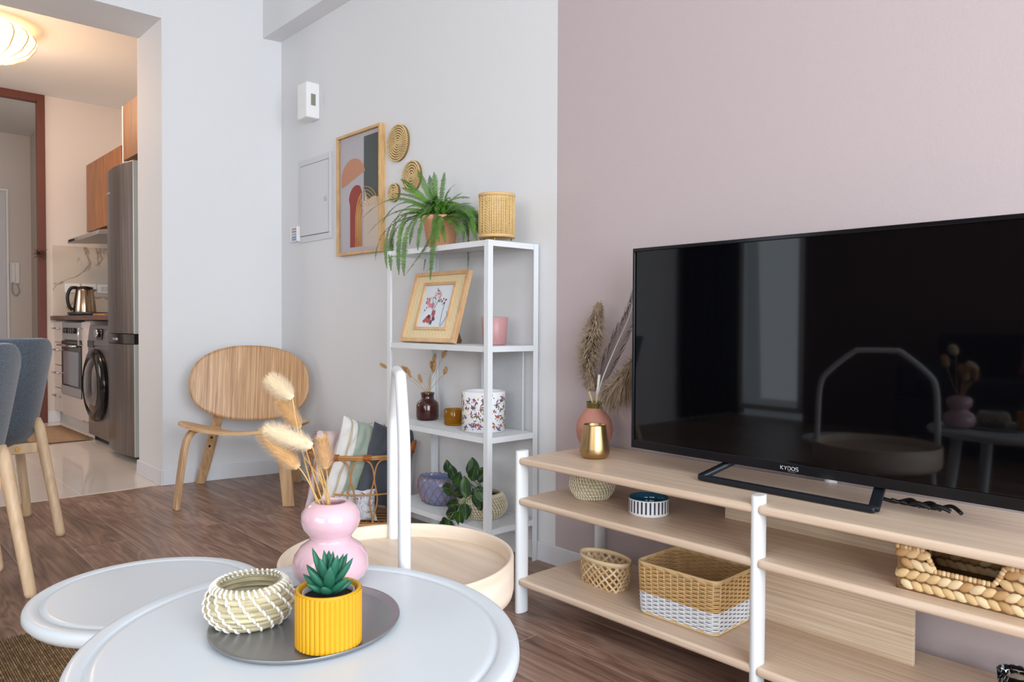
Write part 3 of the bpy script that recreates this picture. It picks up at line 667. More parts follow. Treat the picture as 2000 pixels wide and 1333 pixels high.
for s in (-1, 1):
    rx = .0 if s < 0 else -.075; ry = 0 if s < 0 else -.03
    b = MB(); strip(b, cr([(.255 * s, 0, 0.0), (.238 * s, .012, .16), (.222 * s, .02, .28), (.208 * s, .035, .335), (.185 * s, .075, .362), (.15 * s, .16, .352), (.12 * s, .26, .340)], 5), (.55, s * .83, 0) if s < 0 else (1, -.15, 0), .050 if s < 0 else .058, .022)
    b.build('leg', OAKL, r, 0.004)
    b = MB(); strip(b, cr([(.295 * s + rx, .585 + ry, 0), (.255 * s + rx * .7, .555 + ry * .7, .12), (.215 * s + rx * .35, .520 + ry * .4, .25), (.18 * s, .492, .37), (.165 * s, .482, .45)], 5), (1, 0, 0), .052, .020)
    o = b.build('leg', OAKL, r, 0.004)
    b = MB(); strip(b, [(.232 * s + rx * .5, .515 + ry, .19), (.205 * s + rx * .25, .493 + ry, .29)], (1, 0, 0), .042, .008); b.build('bracket', OAKL, o, 0.004)
    for z in (.215, .262):
        t = (z - .19) / .10; b = MB(); c = V(((.232 - .027 * t) * s + rx * (.5 - .25 * t), .512 - .02 * t + ry, z)); b.tube([c + V((0, -.004, 0)), c + V((0, -.007, 0))], .0065, 10); b.build('screw', BLACK, o)

# ================================================================ DINING CHAIRS (local x: forward)
m, nt, n, bs, L = node_mat('melange_blue_grey')
tc = n.new('ShaderNodeTexCoord'); no = n.new('ShaderNodeTexNoise'); no.inputs['Scale'].default_value = 420; no.inputs['Detail'].default_value = 2; no2 = n.new('ShaderNodeTexNoise'); no2.inputs['Scale'].default_value = 320; no2.inputs['Detail'].default_value = 2
cr_ = n.new('ShaderNodeValToRGB'); e = cr_.color_ramp.elements; e[0].position = .36; e[0].color = lin((42, 54, 66)); e[1].position = .66; e[1].color = lin((112, 124, 136))
ad = n.new('ShaderNodeMath'); ad.operation = 'ADD'; ml = n.new('ShaderNodeMath'); ml.operation = 'MULTIPLY'; ml.inputs[1].default_value = .5
L(tc.outputs['Object'], no.inputs['Vector']); L(tc.outputs['Object'], no2.inputs['Vector']); L(no.outputs['Fac'], ad.inputs[0]); L(no2.outputs['Fac'], ad.inputs[1]); L(ad.outputs[0], ml.inputs[0]); L(ml.outputs[0], cr_.inputs[0]); L(cr_.outputs[0], bs.inputs['Base Color']); bs.inputs['Roughness'].default_value = .9; bs.inputs['Sheen Weight'].default_value = .3
bp = n.new('ShaderNodeBump'); bp.inputs['Strength'].default_value = .5; bp.inputs['Distance'].default_value = .001; L(no.outputs['Fac'], bp.inputs['Height']); L(bp.outputs['Normal'], bs.inputs['Normal'])
MEL = m
BEE = grain('beech', (206, 172, 134), (228, 198, 162), (8, 8, 0.8), 0.42, 5, 0.03)
def dining(label, loc, rz, ff):
    r = E('dining_chair', label, 'chair', loc, rz, 'blue-grey dining chairs at the left edge')
    def shell(u, v):
        a = (u - .5) * 2; ang = a * radians(118)
        t = v ** .85
        rx = .165 + .085 * t; ry = .165 + .075 * t
        k = max(0, abs(a) - .42) / .58; top = .812 - .21 * k ** 1.5 - .02 * abs(a) ** 3
        z = .352 + (top - .352) * v
        lean = -.05 * t * max(0, cos(ang))
        c = cos(ang); s_ = sin(ang)
        inw = 1 - .45 * max(0, (.22 - v) / .22) ** 2
        return (-.02 - (rx * c * inw) + lean, ry * s_ * (abs(s_) ** -.25 if abs(s_) > .05 else 1) * inw, z)
    b = MB(); b.surf(shell, 60, 26, thick=.026); o = b.build('backrest_shell', MEL, r, 0.010, segs=3)
    b = MB(); b.lathe([(0, .378), (.13, .378), (.17, .395), (.205, .43), (.20, .46), (.17, .475), (0, .478)], c=(.02, 0, 0), seg=48, ax=1.05); b.build('seat', MEL, r)
    for s in (-1, 1):
        b = MB(); b.tube([(-.135, .195 * s, .475), (-.145, .20 * s, .44), (-.262, .25 * s, .012), (-.263, .25 * s, 0)], [.013, .021, .018, .014], 16); b.build('leg', BEE, r)
        b = MB(); b.tube([(.17, .17 * s, .42), (ff[0], ff[1] * s, .012), (ff[0], ff[1] * s, 0)], [.020, .018, .014], 16); b.build('leg', BEE, r)
    b = MB(); b.box(-.165, -.135, -.19, .19, .335, .378); rl = b.build('rail', BEE, r, 0.004)
    for y in (-.12, .12): b = MB(); b.tube([(-.165, y, .357), (-.170, y, .357)], .009, 14); b.build('screw', mat('brass', (0, 0, 0)), rl)
    b = MB(); b.box(-.14, .16, .15, .175, .335, .375); b.build('rail', BEE, r, 0.004)
    b = MB(); b.box(-.14, .16, -.175, -.15, .335, .375); b.build('rail', BEE, r, 0.004)
dining('blue-grey upholstered dining chair cut by the left edge, nearest the coffee tables', (-3.03, .22, 0), pi, (.10, .215))
dining('blue-grey upholstered dining chair on beech legs nearest the kitchen tiles', (-3.748, .448, 0), pi, (.18, .21))
# ================================================================ ON THE WHITE WALL
r = E('picture_frame', 'slim oak frame with abstract arches print on the white wall', 'picture', (-3.415, 1.948, 1.213))
PW, PH = .405, .600
OF = grain('oak_frame', (196, 152, 98), (222, 182, 128), (2, 10, 2), 0.45, 6)
b = MB(); f, d = .014, .030
b.box(0, PW, -d, 0, 0, f); b.box(0, PW, -d, 0, PH - f, PH); b.box(0, f, -d, 0, f, PH - f); b.box(PW - f, PW, -d, 0, f, PH - f); b.build('frame', OF, r, 0.0015)
PCOL = [mat('print_paper', (204, 200, 206), .8), mat('print_slate', (96, 102, 100), .8, var=.08, vscale=60), mat('print_salmon', (214, 156, 128), .8), mat('print_brick', (172, 84, 78), .8), mat('print_gold', (226, 186, 120), .8), mat('print_sand', (226, 208, 194), .8), mat('print_ochre', (206, 128, 84), .8)]
b = MB(); y = -.014
def P2(a, z): return (f + a * (PW - 2 * f), y, f + z * (PH - 2 * f))
def pp(pts, mi, off=0):
    b.poly([V(P2(a, z)) + V((0, -off, 0)) for a, z in pts], mi)
b.box(f, PW - f, -.014, -.004, f, PH - f)
pp([(0.04, .03), (.97, .03), (.97, .965), (.04, .965)], 0, .0004)
pp([(.60, .42), (.97, .42), (.97, .965), (.60, .965)], 1, .0008)
pp([(.60, .03), (.97, .03), (.97, .42), (.88, .44), (.60, .42)], 5, .0009)
pp([(.62 + .12 * (1 - cos(t)) , .52 + 0 * t) for t in (0,)] + [(.84 + .13 * cos(t), .40 - .03 * sin(t) * 0 + .045 * sin(t)) for t in [pi * k / 10 for k in range(10, -1, -1)]] + [(.97, .36), (.62, .36)], 5, .0010)
# half disc, tilted
def arc(cx, cz, rx, rz, a0, a1, n=24): return [(cx + rx * cos(a0 + (a1 - a0) * k / n), cz + rz * sin(a0 + (a1 - a0) * k / n)) for k in range(n + 1)]
pp(arc(.335, .64, .30, .165, radians(12), radians(205)), 2, .0010)
def arch(cx, w, top, bot=.03, rz=.11): return [(cx + w, bot)] + arc(cx, top - rz, w, rz, 0, pi) + [(cx - w, bot)]
pp([(.26, .04), (.26, .40)] + arc(.42, .44, .19, .13, radians(175), radians(60))[0:] + [(.56, .50), (.56, .04)], 3, .0012)
for k in range(7):
    x0 = .40 + .023 * k
    if x0 < .56:
        pts = [(x0, .04), (x0, .22)] + arc(.60, .26, .60 - x0, .24 - .03 * k, pi, radians(105), 12); pts = [q for q in pts if q[0] < .57]
        if len(pts) > 2: b.tube([V(P2(*q)) + V((0, -.0016, 0)) for q in pts], .0017, 5, mi=6 if k % 2 else 4)
pp([(.40, .04), (.40, .22)] + [q for q in arc(.60, .26, .20, .24, pi, radians(105), 12) if q[0] < .57] + [(.56, .04)], 6, .0013)
for k in range(6):
    R_ = .33 - .05 * k
    b.tube([V(P2(*q)) + V((0, -.0018, 0)) for q in arc(.60, .36, R_, R_ * .55, radians(88), radians(5), 14)], .0018, 5, mi=4)
    x0 = .42 + .024 * k; b.tube([V(P2(*q)) + V((0, -.0018, 0)) for q in [(x0, .045), (x0 + .008, .2)] + [q for q in arc(.62, .24, .60 - x0 + .01, .26 - .035 * k, pi, radians(110), 12) if q[0] < .565]], .0013, 5, mi=4)
b.build('print', PCOL, r, fix=False)
b = MB(); b.box(f, PW - f, -.019, -.018, f, PH - f); gm = mat('picture_glass', (250, 250, 250), .02, trans=1.0, ior=1.02); b.build('glass', gm, r)

SEA = mat('seagrass_gold', (226, 198, 146), .75, var=.30, vscale=120); SEAD = mat('seagrass_backing', (142, 110, 66), .85)  # backing disc has a darker tone than the knots
def plate(label, x, z, R_):
    b = MB(); rg = max(4, int(R_ / .0105))
    rn = random.Random(int(x * 1000))
    for k in range(rg):
        rr = R_ * (k + .5) / rg; n = int(8 + rr * 620)
        for j in range(n):
            a = 2 * pi * j / n + k * .35; c = V((rr * cos(a), -.008 - .004 * (k / rg), rr * sin(a)))
            t = V((-sin(a) * .7 + cos(a) * .7, 0, cos(a) * .7 + sin(a) * .7)); q = R_ / rg * .5
            b.tube([c - t * q, c + V((0, -.004, 0)), c + t * q], [.0018, .0034, .0018], 5)
    b.T = Matrix.Rotation(pi / 2, 4, 'X'); b.lathe([(0, 0), (R_ * .97, 0), (R_ * .97, .006), (0, .006)], seg=40, mi=1)
    o = b.build('wall_basket', [SEA, SEAD], None, loc=(x, 1.948, z), fix=False); tag(o, label, 'wall basket', 'round woven discs on the white wall')
plate('largest woven seagrass disc on the white wall, highest of the three', -2.892, 1.700, .086)
plate('middle-sized woven seagrass disc on the wall above the fern', -2.782, 1.533, .072)
plate('smallest woven seagrass disc low beside the oak picture frame', -2.925, 1.478, .044)

r = E('access_panel', 'white metal service hatch with round lock on the corner wall', 'access panel', (-3.872, 1.948, 1.316))
PNL = mat('panel_white', (214, 215, 218), .5)
b = MB(); w_, h_ = .364, .448; b.box(0, w_, -.006, 0, 0, h_); b.box(w_ - .006, w_, -.016, -.006, 0, h_); b.build('frame', PNL, r, 0.001)
b = MB(); b.box(.028, w_ - .030, -.010, -.006, .035, h_ - .035); d_ = b.build('door', PNL, r, 0.001)
b = MB(); b.tube([(w_ - .055, -.010, .21), (w_ - .055, -.014, .21)], .013, 20); b.build('lock', mat('lock_grey', (188, 190, 194), .4), d_)
for z in (.031, h_ - .0345): b = MB(); b.box(.024, w_ - .026, -.0066, -.006, z, z + .0035); b.build('seam', mat('seam_grey', (120, 120, 124), .8), r)
r = E('doorbell_chime', 'white oblong chime box with side window high near the corner', 'chime', (-3.637, 1.948, 1.955))
b = MB(); b.box(-.105, 0, -.078, 0, 0, .187); b.build('housing', mat('chime_white', (238, 238, 238), .4), r, 0.008, segs=3)
b = MB(); b.box(-.001, .0012, -.052, -.026, .065, .125); b.build('window', mat('chime_window', (134, 138, 124), .3), r)
r = E('thermostat', 'small white keypad box with coloured buttons at the room corner', 'keypad', (-3.965, 1.948, 1.325))
b = MB(); b.box(0, .108, -.014, 0, 0, .084); b.build('housing', WHITE, r, 0.003)
b = MB(); b.box(.094, .106, -.022, -.014, .002, .082); b.build('cover', mat('chime_white', (0, 0, 0)), r, 0.003)
for k, c in enumerate(((150, 160, 225), (110, 165, 190), (140, 190, 200), (196, 130, 135), (200, 140, 150))):
    b = MB(); b.box(.03, .082, -.0155, -.014, .008 + .015 * k, .016 + .015 * k + (.004 if k == 0 else 0)); b.build('button', mat('keypad_%d' % k, c, .4), r)

# ================================================================ ON THE METAL SHELVES
def shelf_z(z): return z + .0003
# rattan lantern on the top
r = E('rattan_lantern', 'cylindrical woven rattan lantern on brass legs, top of metal shelf', 'lantern', (-2.035, 1.790, 1.168))
LR = .0635
RAT = mat('cane_webbing', (236, 202, 140), .6, var=.12, vscale=50)
b = MB()
for j in range(46):
    a = 2 * pi * j / 46; o_ = .0012 * (1 if j % 2 else -1); p = [(LR + o_) * cos(a), (LR + o_) * sin(a)]; b.tube([(p[0], p[1], .024), (p[0], p[1], .168)], .0017, 4)
for k in range(30):
    z = .027 + .139 * k / 29; b.tube([((LR - .001 + .0016 * (-1) ** (j + k)) * cos(2 * pi * j / 92), (LR - .001 + .0016 * (-1) ** (j // 2 + k)) * sin(2 * pi * j / 92), z) for j in range(92)], .0015, 4, closed=True)
b.build('cane_shade', RAT, r, fix=False)
for z0, z1 in ((.017, .028), (.163, .174)): b = MB(); b.lathe([(LR - .003, z0), (LR + .003, z0), (LR + .003, z1), (LR - .003, z1), (LR - .003, z0)], seg=56); b.build('rim', mat('cane_rim', (214, 178, 124), .6), r)
BRASS = mat('brass_leg', (204, 164, 96), .25, 1.0)
b = MB(); b.lathe([(0, .016), (LR - .004, .016), (LR - .004, .020), (0, .020)], seg=40); b.lathe([(0, .02), (.02, .02), (.021, .045), (0, .045)], seg=24); b.build('base_plate', BRASS, r)
for k in range(3):
    a = 2 * pi * k / 3 + 1.25; c = V((cos(a) * (LR - .006), sin(a) * (LR - .006), 0)); b = MB(); b.tube([c, c + V((0, 0, .018))], .0022, 8); b.build('leg', BRASS, r)
# leaning photo frame
r = E('photo_frame', 'woven bamboo photo frame with pink floral picture leaning on the shelf', 'picture', (-2.575, 1.748, .797), 0.0)
T = Matrix.Translation((0, .0, .0035)) @ Matrix.Rotation(radians(-16), 4, 'X')
FW, FH = .352, .292
WAL = grain('frame_wood', (206, 162, 116), (226, 186, 142), (2, 10, 2), .5, 6)
b = MB(); b.T = T; e_ = .016
b.box(0, FW, -.012, .008, 0, e_); b.box(0, FW, -.012, .008, FH - e_, FH); b.box(0, e_, -.012, .008, e_, FH - e_); b.box(FW - e_, FW, -.012, .008, e_, FH - e_)
ix0, ix1, iz0, iz1 = .086, FW - .078, .062, FH - .056; g = .012
b.box(ix0 - g, ix1 + g, -.010, .004, iz0 - g, iz0); b.box(ix0 - g, ix1 + g, -.010, .004, iz1, iz1 + g); b.box(ix0 - g, ix0, -.010, .004, iz0, iz1); b.box(ix1, ix1 + g, -.010, .004, iz0, iz1)
b.build('frame', WAL, r, 0.001)
m, nt, n, bs, L = node_mat('woven_bamboo_panel')
tc = n.new('ShaderNodeTexCoord'); ck = n.new('ShaderNodeTexChecker'); ck.inputs['Scale'].default_value = 95; no = n.new('ShaderNodeTexNoise'); no.inputs['Scale'].default_value = 60
mx = n.new('ShaderNodeMix'); mx.data_type = 'RGBA'; mx.inputs[6].default_value = lin((238, 214, 166)); mx.inputs[7].default_value = lin((206, 190, 130)); ck.inputs['Color1'].default_value = lin((244, 226, 190)); ck.inputs['Color2'].default_value = lin((232, 208, 166))
mx2 = n.new('ShaderNodeMix'); mx2.data_type = 'RGBA'; mx2.inputs[0].default_value = .45
L(tc.outputs['Object'], ck.inputs['Vector']); L(tc.outputs['Object'], no.inputs['Vector']); L(no.outputs['Fac'], mx.inputs[0]); L(ck.outputs['Color'], mx2.inputs[6]); L(mx.outputs[2], mx2.inputs[7]); L(mx2.outputs[2], bs.inputs['Base Color']); bs.inputs['Roughness'].default_value = .5
b = MB(); b.T = T; b.box(e_, ix0 - g, -.005, .004, e_, FH - e_); b.box(ix1 + g, FW - e_, -.005, .004, e_, FH - e_); b.box(ix0 - g, ix1 + g, -.005, .004, e_, iz0 - g); b.box(ix0 - g, ix1 + g, -.005, .004, iz1 + g, FH - e_); b.build('woven_border', m, r)
pc = [mat('pic_paper', (222, 230, 238), .5), mat('pic_pink', (222, 138, 148), .6), mat('pic_red', (190, 84, 84), .6), mat('pic_plum', (116, 74, 96), .6), mat('pic_leaf', (104, 112, 116), .6), mat('pic_blush', (232, 186, 190), .6)]
b = MB(); b.T = T; b.box(ix0, ix1, -.003, .003, iz0, iz1)
W_, H_ = ix1 - ix0, iz1 - iz0; rn = random.Random(5)
def blob(a, z, s, mi, lay):
    k = rn.randint(6, 9); b.poly([(ix0 + a * W_ + s * cos(2 * pi * j / k) * rn.uniform(.55, 1.2), -.0033 - lay * .00025, iz0 + z * H_ + s * sin(2 * pi * j / k) * rn.uniform(.55, 1.2)) for j in range(k)], mi)
for a, z, s, mi in ((.2, .6, .014, 1), (.28, .53, .013, 1), (.4, .5, .015, 1), (.25, .68, .011, 5), (.55, .78, .016, 5), (.42, .8, .012, 5), (.33, .2, .019, 2), (.22, .15, .012, 2), (.48, .33, .014, 2), (.5, .2, .012, 3), (.45, .12, .010, 3), (.33, .25, .009, 3)):
    blob(a, z, s, mi, 1)
for k in range(26):
    a = rn.uniform(.1, .85); z = .5 + .38 * sin(a * 3.4) + rn.uniform(-.28, .05); blob(a, min(.93, max(.08, z)), rn.uniform(.003, .006), rn.choice((3, 3, 4, 2)), 2)
for pts in ([(.48, .05), (.47, .25), (.40, .5), (.35, .72)], [(.40, .05), (.42, .3), (.55, .62), (.62, .78)], [(.8, .03), (.78, .3), (.8, .65)], [(.82, .03), (.95, .25), (.93, .38)]):
    b.tube(cr([(ix0 + a * W_, -.0042, iz0 + z * H_) for a, z in pts], 6), .0009, 4, mi=4)
b.build('picture', pc, r, fix=False)
b = MB(); b.hexa([(.10, .02, .0), (.24, .02, .0), (.22, .135, .0), (.12, .135, .0)], [(.10, .055, .16), (.24, .055, .16), (.22, .14, .01), (.12, .14, .01)]); b.build('easel_back', mat('card_brown', (120, 92, 66), .8), r)
# pink tumbler
r = E('candle_glass', 'speckled rose pink tumbler beside the leaning photo frame', 'tumbler', (-2.095, 1.835, .797))
b = MB(); b.lathe([(0, 0), (.040, 0), (.043, .003), (.0505, .102), (.0485, .104), (.0465, .102), (.040, .008), (0, .008)], seg=48); b.build('body', mat('rose_ceramic', (196, 146, 146), .35, var=.12, vscale=160), r)
# brown vase and its dried stalks
r = E('bottle_vase', 'small glossy dark brown vase holding dried hare-tail stalks', 'vase', (-2.515, 1.835, .476))
BV = mat('oxblood_glaze', (64, 30, 26), .10, coat=.6)
b = MB(); b.lathe([(0, 0), (.038, 0), (.044, .004), (.047, .015), (.047, .060), (.043, .074), (.030, .084), (.026, .092), (.027, .106), (.030, .112), (.027, .114), (.023, .108), (.021, .092), (0, .088)], seg=48); b.build('body', BV, r)
TAIL = mat('hare_tail_tan', (196, 150, 96), .9, var=.2, vscale=80); STK = mat('dry_stalk', (196, 166, 116), .8)
def fuzzy(b, p, q, R_, n, fl, rn, thin=.0005, core=True, mi=0):
    """soft seed head along p->q : core body plus fine hairs"""
    p, q = V(p), V(q); d = q - p; L0 = d.length; d.normalize(); u, w_ = frame_of(d)
    prof = lambda t: R_ * max(.12, sin(pi * min(1, (t * .92 + .05))) ** .42)
    if core: b.tube([p.lerp(q, k / 8) for k in range(9)], [prof(k / 8) * .72 for k in range(9)], 10, mi)
    for k in range(n):
        t = rn.random(); a = rn.uniform(0, 2 * pi); rr = prof(t); c = p.lerp(q, t); o_ = u * cos(a) + w_ * sin(a)
        s0 = c + o_ * rr * .6; tip = c + o_ * (rr + fl * rn.uniform(.5, 1)) + d * fl * rn.uniform(.5, 1.3); sd = o_.cross(d) * thin
        b.poly([s0 - sd, s0 + sd, tip], mi, False)
rn = random.Random(11)
def S_(x, z, y=1.835): return V((x + 2.515, y - 1.835, z - .476))
heads = [((-2.79, .680), (-2.835, .695)), ((-2.640, .668), (-2.672, .690)), ((-2.595, .648), (-2.628, .690)), ((-2.53, .630), (-2.548, .662)), ((-2.445, .716), (-2.432, .752)), ((-2.462, .690), (-2.468, .722)), ((-2.415, .690), (-2.405, .722)), ((-2.385, .672), (-2.370, .700)), ((-2.40, .738), (-2.375, .768)), ((-2.445, .676), (-2.44, .706))]
for a, c in heads:
    y0 = 1.82 + rn.uniform(-.03, .02); p, q = S_(*a, y0), S_(*c, y0)
    b = MB(); b.tube(bez(V((rn.uniform(-.01, .01), rn.uniform(-.01, .01), .09)), V((p.x * .3, p.y * .3, .15 if p.z < .2 else .17)), p, 10), .0009, 5, mi=1); fuzzy(b, p, q, .0085, 160, .007, rn)
    o = b.build('dried_stalk', [TAIL, STK], r, fix=False)
# amber glass
r = E('tealight_glass', 'amber yellow glass tealight holder between the vase and floral pot', 'glass', (-2.325, 1.825, .476))
b = MB(); b.lathe([(0, 0), (.036, 0), (.0395, .004), (.040, .061), (.0385, .063), (.037, .061), (.0365, .008), (0, .007)], seg=48); b.build('body', mat('amber_glass', (222, 160, 20), .05, trans=.75, ior=1.45), r)
# floral pot
r = E('flower_pot', 'white cylindrical pot printed with small coloured flowers and leaves', 'pot', (-2.128, 1.810, .476))
PR, PHh = .0815, .150
fc_ = [mat('pot_white', (240, 240, 244), .25), mat('pot_leaf', (92, 100, 78), .4), mat('pot_red', (192, 84, 84), .4), mat('pot_plum', (110, 84, 128), .4), mat('pot_yellow', (222, 196, 120), .4), mat('pot_navy', (84, 92, 120), .4)]
b = MB(); b.lathe([(0, 0), (PR - .006, 0), (PR, .004), (PR, PHh - .003), (PR - .002, PHh), (PR - .006, PHh), (PR - .008, PHh - .004), (PR - .008, .01), (0, .01)], seg=64); 
rn = random.Random(21)
def leaf_on(a, z, ang, ln, wd, mi):
    R2 = PR + .0005; pts = []
    for t, s in ((0, 0), (.35, 1), (.7, .8), (1, 0), (.7, -.8), (.35, -1)):
        x = t * ln; y_ = s * wd; du = x * cos(ang) - y_ * sin(ang); dz = x * sin(ang) + y_ * cos(ang); A_ = a + du / R2; pts.append((R2 * cos(A_), R2 * sin(A_), min(PHh - .006, max(.004, z + dz))))
    b.poly(pts, mi)
for k in range(84):
    a = 2 * pi * ((k * .618034) % 1); z = .012 + (PHh - .028) * ((k * .37) % 1); ori = rn.uniform(0, 2 * pi); c = rn.choice((1, 1, 2, 3, 4, 5))
    for j in range(4): leaf_on(a + rn.uniform(-.03, .03), z + rn.uniform(-.004, .004), ori + (j - 1.5) * .75, rn.uniform(.013, .021), .0028, c if j % 2 else rn.choice((1, 5)))
    for j in range(5): leaf_on(a + rn.uniform(-.12, .12), z + rn.uniform(-.01, .01), rn.uniform(0, 6), .006, .0024, rn.choice((2, 3, 4)))
b.build('body', fc_, r, fix=False)
# blue ribbed pot
r = E('planter', 'blue violet glazed oval planter with crossing ribs, bottom metal shelf', 'pot', (-2.405, 1.808, .152), .15)
BL = mat('blue_violet_glaze', (122, 134, 172), .16, var=.35, vscale=25, coat=.5)
BRS = mat('glaze_edge_brown', (142, 112, 112), .25, coat=.3)
prf = [(0, 0), (.060, 0), (.070, .006), (.086, .035), (.094, .065), (.092, .09), (.083, .108), (.080, .110), (.077, .106), (.085, .08), (.078, .03), (0, .012)]
b = MB(); b.lathe(prf, seg=72, ay=.72, mi=0); b.build('body', [BL], r)
b = MB()
def pr_at(z):
    q = [(p, zz) for p, zz in prf[1:7]]
    for (r0, z0), (r1, z1) in zip(q, q[1:]):
        if z0 <= z <= z1: return r0 + (r1 - r0) * (z - z0) / max(1e-6, z1 - z0)
    return q[-1][0]
for sgn in (1, -1):
    for k in range(16):
        b.tube([((pr_at(z) + .0005) * cos(a), .72 * (pr_at(z) + .0005) * sin(a), z) for z, a in [(.008 + .098 * t / 10, 2 * pi * k / 16 + sgn * t * .075) for t in range(11)]], .0022, 6)
b.tube([(.0815 * cos(a), .72 * .0815 * sin(a), .1085 + .0018 * sin(a * 22)) for a in [2 * pi * k / 120 for k in range(120)]], .0026, 6, closed=True)
b.build('ribs', BRS, r)
b = MB(); b.lathe([(0, .07), (.076, .07)], seg=40, ay=.7); b.build('soil', mat('dark_soil', (36, 28, 26), .95), r)

# seagrass bowls: coiled body + pale stitching
COIL = grain('seagrass_coil', (148, 138, 108), (204, 192, 158), (6, 6, 60), .75, 5, .3); STW = mat('stitch_cream', (238, 230, 208), .7)
def coil_bowl(r, R_, H, ncoil, nst, mouth=.78, foot=.72, seed=1, lean=.055, stmat=STW, sr=.0016, tilt=0):
    prf = lambda t: R_ * (foot + (1 - foot) * sin(min(1, t * 2.1) * pi / 2) if t < .48 else 1 - (1 - mouth) * ((t - .48) / .52) ** 1.6)
    cr_ = H / ncoil / 2; b = MB(); out = []
    for k in range(ncoil):
        for j in range(7):
            a = -pi / 2 + pi * j / 6; z = (2 * k + 1) * cr_ + sin(a) * cr_ * .98; out.append((prf(min(1, z / H)) - cr_ + cos(a) * cr_, z))
    inn = [(max(.001, rr - cr_ * 1.6), zz) for rr, zz in out[::-1] if zz > cr_ * 1.5]
    b.lathe([(0, 0)] + out + [(out[-1][0] - cr_, H)] + inn + [(0, cr_ * 1.5)], seg=72); o = b.build('coiled_body', COIL, r)
    b = MB(); ph = 0
    for k in range(ncoil):
        ph -= lean * 1.25; zc = (2 * k + 1) * cr_; top = k == ncoil - 1; n_ = nst * (2 if top else 1)
        for j in range(n_):
            a0 = 2 * pi * j / n_ + ph; pts = []
            rng = [-.5, -.25, 0, .25, .5] if not top else [-.5, -.2, .1, .5, .8, 1.1, 1.3]
            for t in rng:
                th = t * pi; z = zc + sin(th) * cr_; rr = prf(min(1, zc / H)) - cr_ + cos(th) * cr_ * 1.16
                if abs(t) <= .5: rr = prf(min(1, max(0, z) / H)) - cr_ + cos(th) * cr_ * 1.12
                A_ = a0 - lean * t; pts.append((rr * cos(A_), rr * sin(A_), z + (sr * .5 if t > .3 else 0)))
            b.tube(pts, sr, 5)
    b.build('stitching', stmat, r, fix=False); return prf
# bowl with trailing plant on the bottom metal shelf
r = E('potted_plant', 'dark green leafy trailing plant in a seagrass bowl, bottom metal shelf', 'plant', (-2.132, 1.812, .152))
b_r, b_h = .092, .092
coil_bowl(r, b_r, b_h, 8, 46, .8, .72, lean=.05)
b = MB(); b.lathe([(0, .075), (b_r * .74, .075)], seg=30); b.build('soil', mat('dark_soil', (0, 0, 0)), r)
m, nt, n, bs, L = node_mat('glossy_leaf')
tc = n.new('ShaderNodeTexCoord'); no = n.new('ShaderNodeTexNoise'); no.inputs['Scale'].default_value = 28; cr_ = n.new('ShaderNodeValToRGB'); e = cr_.color_ramp.elements; e[0].position = .4; e[0].color = lin((14, 48, 26)); e[1].position = .75; e[1].color = lin((52, 94, 34))
L(tc.outputs['Object'], no.inputs['Vector']); L(no.outputs['Fac'], cr_.inputs[0]); L(cr_.outputs[0], bs.inputs['Base Color']); bs.inputs['Roughness'].default_value = .28
LEAF = m; VEIN = mat('leaf_vein', (138, 152, 78), .5); STEM = mat('leaf_stem', (118, 132, 84), .6)
def leaf(b, base, d, nrm, ln, wd, cup=.12, bend=-.15):
    d = V(d).normalized(); s = d.cross(V(nrm)).normalized(); u = s.cross(d).normalized(); base = V(base)
    def fn(a, t):
        wv = wd * sin(pi * min(1, t ** .8)) ** .75 * (1 - .15 * t); x = (a - .5) * 2
        return base + d * (ln * t) + s * (x * wv) + u * (abs(x) * cup * wd + bend * ln * t * t)
    b.surf(fn, 6, 9, thick=.0006)
    b.tube([base + d * (ln * t) + u * (bend * ln * t * t + .0006) for t in (0, .25, .5, .75, .95)], .0006, 4, mi=1)
lv = [((898, 926), .034, (-.5, .8, .4)), ((923, 932), .040, (0, -1, .2))]
def wp(x, z, y): return V((x + 2.132, y - 1.812, z - .152))
LV = [ # base x,z,y ; direction (x,z,y) ; length ; normal
 ((-2.26, .305, 1.75), (-.35, .85, .0), .052), ((-2.215, .285, 1.745), (-.30, .72, -.1), .062), ((-2.20, .262, 1.74), (.25, .85, 0), .062), ((-2.215, .250, 1.74), (-1, -.05, -.1), .072), ((-2.19, .25, 1.73), (-.9, -.18, .1), .06),
 ((-2.125, .310, 1.76), (-.25, .9, .1), .072), ((-2.105, .305, 1.76), (.75, .55, .1), .075), ((-2.11, .300, 1.74), (.3, .95, 0), .06), ((-2.115, .240, 1.72), (-.2, .8, 0), .078), ((-2.07, .285, 1.73), (.5, -.55, 0), .065), ((-2.06, .275, 1.73), (.15, -.95, 0), .075),
 ((-2.125, .262, 1.72), (-.8, -.2, -.1), .065), ((-2.13, .215, 1.70), (-.75, -.15, -.1), .075), ((-2.13, .190, 1.69), (-.85, -.25, -.1), .070), ((-2.115, .195, 1.69), (-.15, -.95, 0), .06), ((-2.165, .155, 1.675), (-.8, -.5, 0), .055), ((-2.155, .160, 1.67), (-.05, -1, 0), .058), ((-2.18, .150, 1.672), (-.5, -.9, 0), .05), ((-2.10, .225, 1.70), (.1, -.9, 0), .06)]
for i, (p, d, ln) in enumerate(LV):
    b = MB(); P_ = wp(p[0], p[1], p[2]); dv = V((d[0], d[2], d[1])); nr = V((rn.uniform(-.3, .3) + .45, -.85, rn.uniform(0, .7)))
    leaf(b, P_, dv, nr, ln, ln * .40, bend=-.12); b.tube(bez(V((0, 0, .08)), (P_ + V((0, 0, .1 if p[1] > .2 else .14))) * .5 + V((0, 0, .02)), P_, 8), .0014, 5, mi=2)
    b.build('leaf', [LEAF, VEIN, STEM], r, fix=False)
